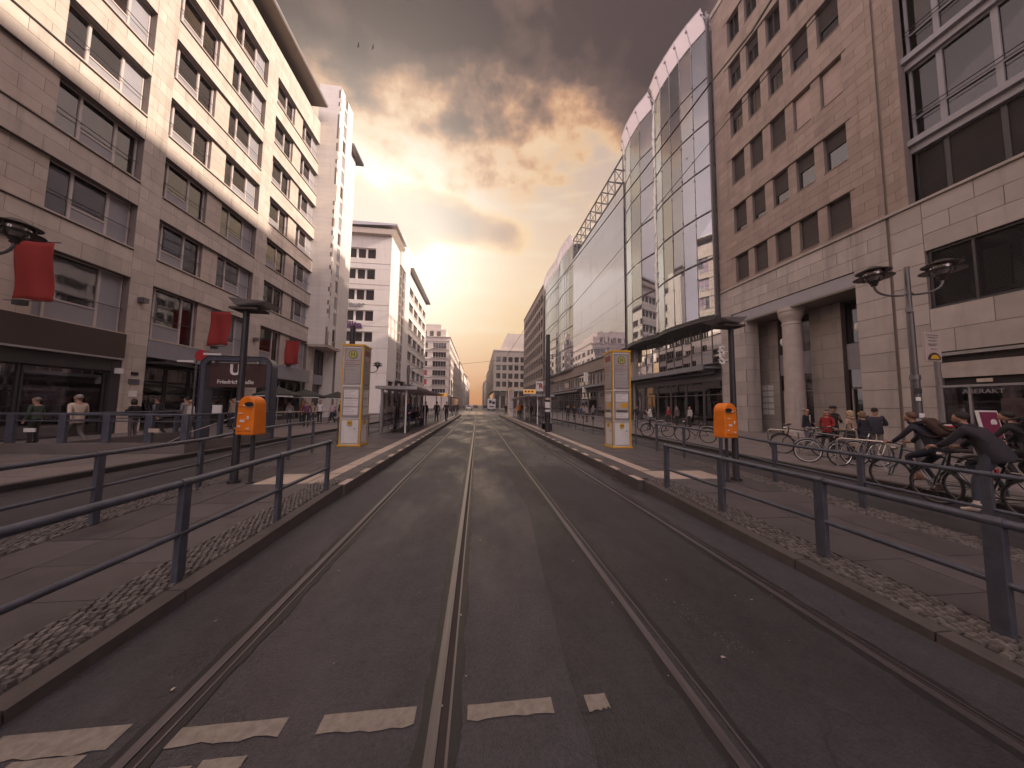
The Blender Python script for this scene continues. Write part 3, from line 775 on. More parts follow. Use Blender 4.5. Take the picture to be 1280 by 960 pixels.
def grid_facade(B, F, s0, s1, z0, z1, cols, rows, d, m, style, key, wd=-.25, th=.3):
    """bands and piers around a grid of openings, and a window part in each"""
    w = MB(); zs = z0
    for a, b in rows:
        if a > zs: w.box(*F.ext(s0, s1, zs, a, d-th, d))
        e = [s0]+[q for c in cols for q in c]+[s1]
        for p0, p1 in zip(e[0::2], e[1::2]):
            if p1 > p0+.01: w.box(*F.ext(p0, p1, a, b, d-th, d-.012))
        for c in cols: win_obj(F, B.root, c[0], c[1], a, b, d+wd, style, key)
        zs = b
    w.box(*F.ext(s0, s1, zs, z1, d-th, d)); w.build('facade', m, B.root, world=True)

def second_left():
    B = Building('white_office_building', (-15, 51, 0), 'white office block with lettering on its gable, glowing against the low sun', 60)
    FC = Face((0, 51), (1, 0), (0, -1)); FS = Face((-14.9, 0), (0, 1), (1, 0))
    rows = [(8.2, 9.9), (11.65, 13.4), (15.15, 16.95), (18.65, 20.5), (22.2, 24.0), (25.75, 27.5)]
    grid_facade(B, FC, -27, -14.9, 6.6, 29.7, [(-23.4, -17.4)], rows, 0, PLAS, strip_win, (4,))
    for z in (6.6, 10.7, 14.3, 17.9, 21.3, 24.9):
        MB().box(*FC.ext(-24, -14.9, z, z+.05, 0, .03)).build('course_line', ST1R, B.root, world=True)
    # lower storeys: tall dark glazing with piers
    for s0, s1 in ((-22.8, -20.6), (-20.0, -17.8)): win_obj(FC, B.root, s0, s1, .15, 6.2, -.3, plain_win, (2, 'dark_window_frame', 'dark_reflective_glass'))
    MB().box(*FC.ext(-27, -22.8, .1, 6.6, -.3, 0)).box(*FC.ext(-20.6, -20, .1, 6.6, -.3, 0)).box(*FC.ext(-17.8, -14.9, .1, 6.6, -.3, 0)).box(*FC.ext(-22.8, -17.8, 6.2, 6.6, -.3, -.01)).build('pier', PLAS, B.root, world=True)
    MB().box(-27, -15.2, 51.3, 84, 0, 29.5).build('core', INT, B.root, world=True)
    # street side: white corner wall, glazed stair strip, tower, banded offices
    w = MB(); w.box(*FS.ext(51.35, 56.2, 5.5, 29.7, -.3, 0)); w.box(*FS.ext(60.0, 63.5, 6, 33.5, -.3, .3)); w.box(*FS.ext(56.2, 60, 27.4, 33.5, -.3, .3)); w.box(-19, -15.2, 57, 63.5, 29, 33.5)
    w.build('stair_tower', PLAS, B.root, world=True)
    for k in range(12):
        z0 = 6.2+k*1.76
        win_obj(FS, B.root, 56.4, 58.1, z0, z0+1.5, .05, plain_win, (1, 'pale_window_frame', 'dark_reflective_glass'))
        win_obj(FS, B.root, 58.15, 59.9, z0, z0+1.5, .05, plain_win, (1, 'pale_window_frame', 'dark_reflective_glass'))
    MB().box(*FS.ext(56.2, 60, 6, 27.4, -.4, -.1)).build('stair_wall', PLAS, B.root, world=True)
    rows2 = [(7.2, 9.2), (10.9, 12.9), (14.4, 16.4), (17.9, 19.9), (21.4, 23.4), (24.9, 26.7)]
    cols = [(64.5+i*5.2, 68.9+i*5.2) for i in range(4)]
    grid_facade(B, FS, 63.5, 85.5, 5.6, 29.7, cols, rows2, 0, PLAS, band_win, (5,))
    for z0, z1 in rows2: MB().box(*FS.ext(63.6, 85.4, z0-.25, z0-.02, 0, .12)).build('sill', PLAS, B.root, world=True)
    for k in range(9): MB().box(*FS.ext(51.5+k*3.9, 52.2+k*3.9, .1, 5.5, -.5, -.05)).build('pier', PLAS, B.root, world=True)
    MB().box(-15.5, -15.3, 51.4, 85, .1, 5.5).build('shopfront', DGLASS, B.root, world=True)
    MB().box(-16, -13.6, 63, 85.5, 5.35, 5.6).build('canopy', GREYP, B.root, world=True)
    MB().prism([(-28, 30.6), (-14.1, 30.6), (-14.9, 29.7), (-28, 29.7)], 'y', 50.2, 57).build('roof', ST1R, B.root, world=True)
    MB().prism([(-28, 31.5), (-13.9, 31.5), (-13.9, 31.2), (-28, 30.6)], 'y', 50, 57).build('roof', STEELL, B.root, world=True)
    MB().box(-20, -13.9, 63.5, 86, 29.75, 30.2).build('roof', STEEL, B.root, world=True)
    # letters on the gable
    def txt(s, x, z, size, m, bold=.02):
        o = text_mesh(s, size, m, 'lettering', B.root, Matrix.Translation((x+15, -.12, z)) @ FACE_Y, depth=.06, bold=bold)
    txt('eerlauer', -20.9, 17.85, 1.25, GREYT, .02)
    txt('erliita', -21.0, 14.4, 1.7, PURPLE, .05)
    txt('A', -22.3, 10.75, 1.4, BLACK, .03)
    txt('na', -22.3, 7.35, 1.9, BLACK, .06)
    B.finish(PLAS)
second_left()

def far_left():
    B = Building('classical_corner_building', (-11.3, 118, 0), 'far white classical corner building with red shades in two windows', 10)
    FC = Face((0, 118), (1, 0), (0, -1)); FS = Face((-11.3, 0), (0, 1), (1, 0))
    rows = [(5.5+3.55*k, 7.6+3.55*k) for k in range(6)]
    colsC = [(-30+i*2.6, -28.6+i*2.6) for i in range(3)]+[(-21.4, -19.6)]+[(-17.6, -12.6)]
    w = MB(); zs = 0
    for ri, (a, b) in enumerate(rows):
        w.box(*FC.ext(-32, -11.3, zs, a, -.4, 0))
        e = [-32]+[q for c in colsC for q in c]+[-11.3]
        for p0, p1 in zip(e[0::2], e[1::2]): w.box(*FC.ext(p0, p1, a, b, -.4, -.02))
        for ci, c in enumerate(colsC):
            win_obj(FC, B.root, c[0], c[1], a, b, -.3, plain_win, (5 if ci == 4 else 2, 'pale_window_frame', 'dark_reflective_glass'))
            if ci == 3 and ri in (1, 2): MB().box(*FC.ext(c[0]+.1, c[1]-.1, a+.1, b-.1, -.28, -.2)).build('awning', REDP, B.root, world=True, label='red window shade')
        zs = b
        MB().box(*FC.ext(-32, -11.1, b+.75, b+.95, -.02, .25)).build('cornice', PLASF, B.root, world=True)
        MB().box(*FC.ext(-18, -12.2, a-.12, a-.02, -.02, .5)).build('balcony', PLASF, B.root, world=True)
    w.box(*FC.ext(-32, -11.3, zs, 27.6, -.4, 0)); w.build('facade', PLASF, B.root, world=True)
    cols = [(119.5+i*4, 122.3+i*4) for i in range(14)]
    grid_facade(B, FS, 118.4, 176, 5, 27.6, cols, rows, 0, PLASF, plain_win, (2, 'dark_window_frame', 'dark_reflective_glass'))
    MB().box(-32, -11.8, 118.5, 176, 0, 27.3).build('core', INT, B.root, world=True)
    MB().box(-31, -13, 120, 174, 27.6, 31.2).box(-27, -15, 121, 140, 31.2, 33.4).build('attic', PLASF, B.root, world=True)
    for k in range(6): win_obj(Face((0, 120), (1, 0), (0, -1)), B.root, -30+k*2.7, -28.6+k*2.7, 28.2, 30.4, .05, plain_win, (1, 'dark_window_frame', 'dark_reflective_glass'))
    MB().box(-32.4, -10.9, 117.6, 176, 27.6, 27.85).build('cornice', PLASF, B.root, world=True)
    MB().box(-11.35, -11.1, 118.4, 176, .1, 4.6).build('shopfront', DGLASS, B.root, world=True)
    # farther houses in a row
    specs = [(-10.6, 178, 216, 26, 'far cream house beyond the corner building on the left', PLASF), (-10.0, 218, 268, 23, 'distant pale house with plain street front on the left', PLAS), (-9.6, 270, 350, 26, 'most distant house at the left end of the street', ST1R)]
    for x, y0, y1, h, lab, m in specs:
        B2 = Building('far_house', (x, y0, 0), lab, 5)
        F2 = Face((x, 0), (0, 1), (1, 0)); n = int((y1-y0)/5)
        grid_facade(B2, F2, y0, y1, 0, h, [(y0+1+i*5, y0+3.6+i*5) for i in range(n)], [(5+3.6*k, 7.2+3.6*k) for k in range(int((h-6)/3.6))], 0, m, plain_win, (2, 'dark_window_frame', 'dark_reflective_glass'))
        MB().box(x-14, x-.4, y0+.05, y1, 0, h-.1).build('core', m, B2.root, world=True)
        MB().prism([(x-14, h), (x+.3, h), (x-2.5, h+3), (x-11, h+3)], 'y', y0, y1).build('roof', ST5, B2.root, world=True)
        win_obj(Face((0, y0), (1, 0), (0, -1)), B2.root, x-3, x-1.4, 9, 11, .02, plain_win, (2, 'dark_window_frame', 'dark_reflective_glass'))
far_left()

# ============================================================ RIGHT STONE BUILDING
FR = Face((18.3, 0), (0, 1), (-1, 0))
def right_building():
    B = Building('sandstone_building', (18.3, 12, 0), 'brown sandstone building with small square windows above a tall stone colonnade on the right', 300)
    cols = [(12.4, 13.44), (13.9, 14.86), (15.33, 16.27), (16.8, 17.72), (18.18, 19.16)]
    rows = [(10.72, 12.62), (14.32, 16.32), (18.02, 20.1), (21.7, 23.85), (25.4, 27.45), (29.05, 31.15)]
    G0 = 11.14; END = 20.62
    zs = 10.52
    for i, (a, b) in enumerate(rows):
        zt = b
        if a > zs: B.clad(FR, G0+.05, END, zs, a, 0, .95, .46, ST2, depth=.3)
        e = [G0+.05]+[q for c in cols for q in c]+[END]
        for j, (p0, p1) in enumerate(zip(e[0::2], e[1::2])):
            B.clad(FR, p0, p1, a, b, 0 if j in (0, 5) else -.05, .95 if j in (0, 5) else 1.2, .46, ST2, depth=.3)
        MB().box(*FR.ext(12.2, 19.5, b-.01, b+.05, -.3, .04)).build('lintel_strip', ST5, B.root, world=True)
        for ci, c in enumerate(cols):
            rr = (i, ci)
            key = (1.0, 'dark')
            if i == 1: key = ((.42, .42, .62, .78, .80)[ci], 'dark')
            if i == 2: key = ((.97, 'pale') if ci < 2 else (1.0, 'dark'))
            if i >= 3: key = (0 if (ci+i) % 3 == 0 else .35, 'split') if i != 3 or ci > 1 else (.6, 'dark')
            if i == 0 and ci in (1, 0): key = (1.0, 'dark')
            win_obj(FR, B.root, c[0], c[1], a+.01, b-.01, -.24, deep_win, key)
            MB().box(*FR.ext(c[0], c[1], a-.03, a+.02, -.28, .03)).build('sill', ST5, B.root, world=True)
        zs = b
    B.clad(FR, G0+.05, END, zs, 33.4, 0, .95, .46, ST2, depth=.3)
    # groove, then the big pilaster
    MB().box(*FR.ext(G0-.05, G0+.05, .12, 33.4, -.4, -.06)).build('rain_groove', ST5, B.root, world=True)
    B.clad(FR, 10.62, G0-.05, 10.52, 33.4, .0, .8, .46, ST2, depth=.3)
    B.clad(FR, 10.40, 10.60, 10.52, 33.4, .07, .8, .46, ST2, depth=.37)
    # moulding over the base
    MB().box(*FR.ext(2, END, 10.40, 10.52, -.2, .09)).build('string_course', ST2B, B.root, world=True, bevel=.02)
    # base wall: courses between beam and moulding
    B.clad(FR, G0+.05, END+.05, 8.5, 10.4, 0, 1.25, .64, ST2B, joint=.02)
    B.clad(FR, 10.1, G0-.05, .12, 10.4, 0, 3, .83, ST2B, joint=.024)
    B.clad(FR, G0+.05, 12.45, .12, 8.5, 0, 3, .83, ST2B, joint=.024)
    B.clad(FR, 19.7, END+.05, .12, 8.5, 0, 3, .83, ST2B, joint=.024)
    B.clad(FR, 18.62, 19.66, .12, 7.78, 0, 3, .83, ST2B, joint=.024)
    B.clad(Face((0, 18.6), (1, 0), (0, -1)), 18.3, 19.3, .12, 7.78, 0, 3, .83, ST2B, joint=.024, depth=.1)
    # right part: wall round the screen window and shop
    B.clad(FR, 2, 10.1, 8.3, 10.4, 0, 1.25, .70, ST2B, joint=.02)
    B.clad(FR, 2, 10.1, 4.05, 5.85, 0, 1.9, .9, ST2B, joint=.02)
    MB().box(*FR.ext(12.45, 19.66, 7.80, 8.47, -.5, -.06)).build('grey_beam', GREYP, B.root, world=True)
    MB().box(*FR.ext(12.45, 19.66, 7.72, 7.82, -2.6, -.06)).build('soffit', ST5, B.root, world=True)
    # column with necking and capital
    prof = [(.56, 0), (.56, .25), (.49, .32), (.475, 2.5), (.455, 5), (.44, 6.65), (.47, 6.68), (.47, 6.74), (.44, 6.78), (.45, 6.95), (.56, 7.15), (.60, 7.3), (.60, 7.45), (.64, 7.47), (.64, 7.70)]
    MB().lathe(prof, (18.86, 16.0, .12), 28).build('column', ST2P, B.root, world=True, smooth=True)
    # inner wall of the loggia at x = 20.3
    FI = Face((20.2, 0), (0, 1), (-1, 0))
    B.clad(FI, 14.3, 15.9, .12, 7.7, .25, 1.7, .83, ST2B, joint=.02)
    B.clad(FI, 18.0, 21.5, .12, 7.7, .1, 1.7, .83, ST2B, joint=.02)
    B.clad(FI, 10.5, 11.9, .12, 7.7, .1, 1.7, .83, ST2B, joint=.02)
    for s0, s1 in ((11.95, 14.25), (15.95, 17.95)):
        win_obj(FI, B.root, s0, s1, .14, 2.9, -.1, plain_win, (2, 'pale_window_frame', 'dark_reflective_glass'), name='door')
        MB().box(*FI.ext(s0, s1, 2.92, 3.9, -.1, .0)).build('door_light', DGLASS, B.root, world=True)
        MB().box(*FI.ext(s0, s1, 3.9, 5.3, -.12, .05)).build('pale_panel', GREYP, B.root, world=True)
        win_obj(FI, B.root, s0, s1, 5.3, 7.65, -.1, plain_win, (2, 'dark_window_frame', 'dark_reflective_glass'))
        MB().lathe([(.03, .5), (.13, .42), (.15, .2), (.10, .05), (.02, 0)], (19.3, (s0+s1)/2, 5.7), 12).build('hanging_lamp', WHITEP, B.root, world=True, smooth=True)
    # notices on the far inner wall
    for i in range(5):
        for j in range(2):
            MB().box(*FI.ext(18.45+j*.42, 18.82+j*.42, 1.3+i*.42, 1.64+i*.42, .11, .13)).build('notice', WHITEP if (i+j) % 3 else WHITE, B.root, world=True)
    MB().box(20.5, 24, 2, 20.6, 0, 33.3).box(19.2, 24, 2, 20.6, 10.6, 33.2).build('interior', INT, B.root, world=True)
    MB().box(18.2, 24, 2, 20.65, 33.4, 33.8).build('roof', ST2B, B.root, world=True)
    MB().box(18.5, 24, 20.5, 20.66, .1, 33.4).build('party_wall', ST2, B.root, world=True)
    # metal louvre window
    f = frame_rect(MB(), 2, 10.06, 5.88, 8.28, .07, 0, .1); f.box(8.9, 8.97, 0, .1, 5.95, 8.2); f.box(6.9, 6.97, 0, .1, 5.95, 8.2)
    f.v = [(18.42+p[1], p[0], p[2]) for p in f.v]; f.build('screen_frame', FRAMED, B.root, world=True)
    lou = MB()
    for k in range(38):
        z = 5.97+k*.06; lou.add([(18.45, 2.1, z), (18.45, 10.0, z), (18.50, 10.0, z+.035), (18.50, 2.1, z+.035)], [(0, 1, 2, 3)])
    lou.build('louvres', STEEL, B.root, world=True, kind='stuff')
    MB().box(18.62, 18.66, 2, 10.06, 5.9, 8.25).build('dark_pane', DGLASS, B.root, world=True)
    for s0, s1 in ((7.3, 8.0), (8.25, 8.8), (9.2, 9.7)):
        MB().box(18.55, 18.6, s0, s1, 6.2, 7.7).build('panel', BLIND, B.root, world=True)
    # shop window at the right edge
    f = MB(); f.box(18.36, 18.5, 2, 10.08, 3.9, 4.02).box(18.4, 18.52, 9.98, 10.1, .14, 3.9).box(18.35, 18.5, 2, 10.0, 2.64, 2.72).box(18.4, 18.5, 7.6, 7.68, .14, 2.64).box(18.4, 18.5, 9.3, 9.36, .14, 2.64)
    f.build('shop_frame', STEELL, B.root, world=True)
    MB().box(18.44, 18.45, 2, 10.0, .2, 2.64).build('shop_pane', GLASS, B.root, world=True)
    MB().box(18.4, 18.6, 2, 10.0, 3.02, 3.62).build('light_fascia', ST2P, B.root, world=True)
    MB().box(18.5, 19.6, 2, 10.0, 3.62, 3.9).box(18.52, 18.6, 2, 10.0, 2.72, 3.02).build('shop_ceiling', INT, B.root, world=True)
    MB().box(18.42, 18.44, 8.8, 9.15, 2.80, 2.93).build('shop_lamp', CREAM, B.root, world=True)
    MB().box(18.9, 18.93, 7.3, 8.9, .9, 2.2).build('window_poster', CREAM, B.root, world=True)
    q = MB().lathe([(.02, 0), (.30, .05), (.36, .14), (.30, .26), (.02, .30)], (18.78, 8.1, 1.15), 14); q.build('poster_picture', BROWN, B.root, world=True, smooth=True)
    t = text_mesh('ABERAKT', .22, STEELL, 'lettering', B.root, Matrix.Translation((.05, -3.0, 2.45)) @ FACE_NX, .004)
    # upper glazed bays right of the pilaster
    GLASSBAY = glass_mat('bay_glass', (.34, .32, .33), .07, .02, (.60, .57, .58))
    FB = Face((18.75, 0), (0, 1), (-1, 0))
    prev = 10.52
    for k, (a, b) in enumerate(((10.6, 12.88), (13.42, 16.75), (17.35, 20.6), (21.2, 24.4), (25.0, 28.2), (28.8, 32))):
        xs = [2.0, 5.2, 8.15, 9.5, 10.38]
        for s0, s1 in zip(xs[:-1], xs[1:]):
            if k == 0:
                win_obj(FB, B.root, s0, s1, a, b, 0, plain_win, (1, 'dark_window_frame', 'dark_interior'))
            else:
                f = MB(); w_ = s1-s0; h_ = b-a; frame_rect(f, 0, w_, 0, h_, .08, 0, .14); f.box(.08, w_-.08, 0, .1, h_*.30, h_*.30+.06)
                f.v = [(18.75+p[1], s0+p[0], a+p[2]) for p in f.v]; wobj = f.build('bay_window', GREYP, B.root, world=True)
                p = MB().box(18.82, 18.83, s0+.08, s1-.08, a+.08, b-.08); p.v = [(v[0]-18.3, v[1]-12, v[2]) for v in p.v]; p.build('pane', GLASSBAY, wobj)
                if k in (1, 3): 
                    c = MB().box(19.3, 19.4, s0, s1, a, a+h_*.3); c.v = [(v[0]-18.3, v[1]-12, v[2]) for v in c.v]; c.build('spandrel', GREYP, wobj)
        if k:
            rl_ = MB(); rl_.cyl((18.6, 2, a+1.15), (18.6, 10.4, a+1.15), .02, n=6); rl_.cyl((18.6, 2, a+.98), (18.6, 10.4, a+.98), .015, n=6); rl_.build('guard_rail', FRAMED, B.root, world=True)
        MB().box(*FR.ext(2, 10.4, b, (b+.3), -.45, -.28)).box(*FR.ext(2, 10.4, b+.3, b+.55, -.45, -.1)).build('floor_band', GREYP, B.root, world=True)
    MB().box(20.0, 20.1, 2, 10.4, 10.6, 33).build('curtain', INTL, B.root, world=True)
    B.finish(JOINT)
right_building()

# neighbours behind the camera on both sides (their shade and reflections reach the picture)
def neighbour(x, sgn, y0, y1, h, lab, m):
    B = Building('neighbour_building', (x, (y0+y1)/2, 0), lab, 5)
    F = Face((x, 0), (0, 1), (sgn, 0)); n = int((y1-y0-1)/4)
    grid_facade(B, F, y0, y1, 0, h, [(y0+1+i*4, y0+3.6+i*4) for i in range(n)], [(1.2, 4.2)]+[(6+3.6*k, 8+3.6*k) for k in range(int((h-8)/3.6))], 0, m, plain_win, (2, 'dark_window_frame', 'dark_reflective_glass'))
    MB().box(x-sgn*.35, x-sgn*14, y0, y1, 0, h-.1).build('core', m, B.root, world=True)
    MB().box(x+sgn*.3, x-sgn*14, y0, y1, h, h+.3).build('roof', ST5, B.root, world=True)
neighbour(18.4, -1, -75, 1.9, 33.3, 'sandstone neighbour house behind the camera on the right', ST2)
neighbour(-17.1, 1, -75, -3.2, 31, 'limestone neighbour house behind the camera on the left', ST1)

# ============================================================ GLASS DEPARTMENT STORE
def densify(pts):
    out = [pts[0]]
    for a, b in zip(pts[:-1], pts[1:]):
        if b[0]-a[0] > 2.2: out.append(((a[0]+b[0])/2, (a[1]+b[1])/2-.03))
        out.append(b)
    return out

def curve_block(B, pts, floors, setb, key):
    """wavy glass skin: one pane per cell, rails at the floors"""
    rd = random.Random(key)
    for a, b in zip(pts[:-1], pts[1:]):
        (y0, x0), (y1, x1) = a, b
        if abs(y1-y0) < .7: continue
        d = Vector((x1-x0, y1-y0, 0)); L = d.length; d.normalize(); n = Vector((-d.y, d.x, 0))
        if n.x > 0: n = -n
        for z0, z1 in zip(floors[:-1], floors[1:]):
            p0 = Vector((x0, y0, 0))+d*.025; p1 = Vector((x1, y1, 0))-d*.025; tl = n*rd.uniform(-.012, .03); t2 = n*.02
            mb = MB(); q = [p0, p1, p1-t2, p0-t2]
            mb.hexa([(*(v+Vector((0, 0, 0))).xy, z0+.10) for v in q]+[(*(v+tl).xy, z1-.10) for v in q])
            mb.build('glass_pane', GLASSB, B.root, world=True)
            # pale blinds or wall pieces behind the pane
            r = rd.random(); bk = n*-.45
            if r < .62:
                zz = z0+.2 if r < .5 else z0+(z1-z0)*rd.uniform(.3, .6)
                f0, f1 = (0, 1) if r > .25 else (rd.uniform(0, .35), rd.uniform(.6, 1))
                c = MB(); N = 8; A = p0+bk; D = (p1-p0)
                vs = []
                for i in range(N+1):
                    t = f0+(f1-f0)*i/N; v = A+D*t+n*(.04*math.sin(i*2.3)); vs += [(v.x, v.y, zz), (v.x, v.y, z1-.25)]
                c.add(vs, [(2*i, 2*i+2, 2*i+3, 2*i+1) for i in range(N)]); c.build('blind', rd.choice([WHITEP, BLINDL, GREYP, STEELL]), B.root, world=True)
    # inner skin: slim frames behind the outer glass
    inn = MB(); xi = 18.35; ya, yb = pts[0][0], pts[-1][0]; q = ya
    while q < yb: inn.box(xi, xi+.07, q, q+.05, floors[0], floors[-1]); q += .95
    for z in floors[:-1]:
        for dz in (1.0, 2.9): inn.box(xi, xi+.06, ya, yb, z+dz, z+dz+.06)
    inn.build('inner_frame', STEELL, B.root, world=True)
    # floor beams and mullions
    for zi, z in enumerate(floors):
        t = MB(); t.tube([(x-.03, y, z) for y, x in pts], .038, n=6); t.build('floor_rail', STEEL, B.root, world=True)
        s = MB()
        for (y0, x0), (y1, x1) in zip(pts[:-1], pts[1:]):
            s.hexa([(x0+.35, y0, z-.15), (x1+.35, y1, z-.15), (19.6, y1, z-.15), (19.6, y0, z-.15), (x0+.35, y0, z+.1), (x1+.35, y1, z+.1), (19.6, y1, z+.1), (19.6, y0, z+.1)])
        s.build('floor_slab', INTL, B.root, world=True)
    for y, x in pts:
        m = MB(); m.cyl((x-.04, y, floors[0]), (x-.04, y, floors[-1]), .015, n=6)
        for z in floors[:-1]:
            for dz in (.35, 3.3): m.cyl((x-.10, y, z+dz), (x+.3, y, z+dz), .016, n=5); m.box(x-.11, x-.04, y-.045, y+.045, z+dz-.035, z+dz+.035)
        m.build('mullion', STEELL, B.root, world=True)

def soffit(pts, z, B, xin=18.9):
    s = MB()
    for (y0, x0), (y1, x1) in zip(pts[:-1], pts[1:]):
        s.hexa([(x0-.05, y0, z-.28), (x1-.05, y1, z-.28), (xin, y1, z-.28), (xin, y0, z-.28), (x0-.05, y0, z-.08), (x1-.05, y1, z-.08), (xin, y1, z-.08), (xin, y0, z-.08)])
    s.build('soffit', FRAMED, B.root, world=True)

def crown(pts, z0, z1, B):
    """pale glass parapet leaning outwards on steel arms"""
    for (y0, x0), (y1, x1) in zip(pts[:-1], pts[1:]):
        if abs(y1-y0) < .7: continue
        b = MB(); b.hexa([(x0-.02, y0+.02, z0), (x1-.02, y1-.02, z0), (x1+.0, y1-.02, z0), (x0+.0, y0+.02, z0), (x0-.50, y0+.02, z1), (x1-.50, y1-.02, z1), (x1-.47, y1-.02, z1), (x0-.47, y0+.02, z1)])
        b.build('crown_pane', GLASSW, B.root, world=True)
    for y, x in pts:
        m = MB(); m.cyl((x+.5, y, z0+.3), (x-.42, y, z1-.5), .035, n=6); m.cyl((x-.05, y, z0-.2), (x-.5, y, z1), .025, n=6); m.box(x-.50, x-.36, y-.07, y+.07, z1-.6, z1-.45)
        m.build('crown_arm', STEELL, B.root, world=True)
    t = MB(); t.tube([(x-.48, y, z1) for y, x in pts], .03, n=6); t.build('crown_rail', STEELL, B.root, world=True)

def shopfront(B, x, y0, y1, n, zt, seed, mez=True, parts=True):
    rd = random.Random(seed); w = (y1-y0)/n
    for i in range(n):
        a, b = y0+i*w, y0+(i+1)*w
        f = frame_rect(MB(), 0, w-.05, 0, zt-.14, .07, 0, .1); f.box(.07, w-.12, 0, .1, 2.6, 2.67)
        if rd.random() < .5: f.box(w/2-.03, w/2+.03, 0, .1, .07, 2.6)
        f.v = [(x+p[1], a+p[0], .13+p[2]) for p in f.v]; wob = f.build('shop_window', STEEL, B.root, world=True)
        p = MB().box(x+.05, x+.06, a+.07, b-.12, .2, zt-.1); o = wloc(B.root); p.v = [(v[0]-o.x, v[1]-o.y, v[2]-o.z) for v in p.v]; p.build('pane', GLASS, wob)
        # things inside the window: displays, red sale stands, posters
        for k in range(3):
            r = rd.random(); yy = rd.uniform(a+.2, b-.8); m = rd.choice([WHITEP, REDP, CREAM, GREYP, ST1R, WHITEP])
            if r < .75: MB().box(x+.25+.3*k, x+.30+.3*k, yy, yy+rd.uniform(.3, .8), rd.uniform(.2, .9), rd.uniform(1.4, 2.3)).build('shop_display', m, B.root, world=True)

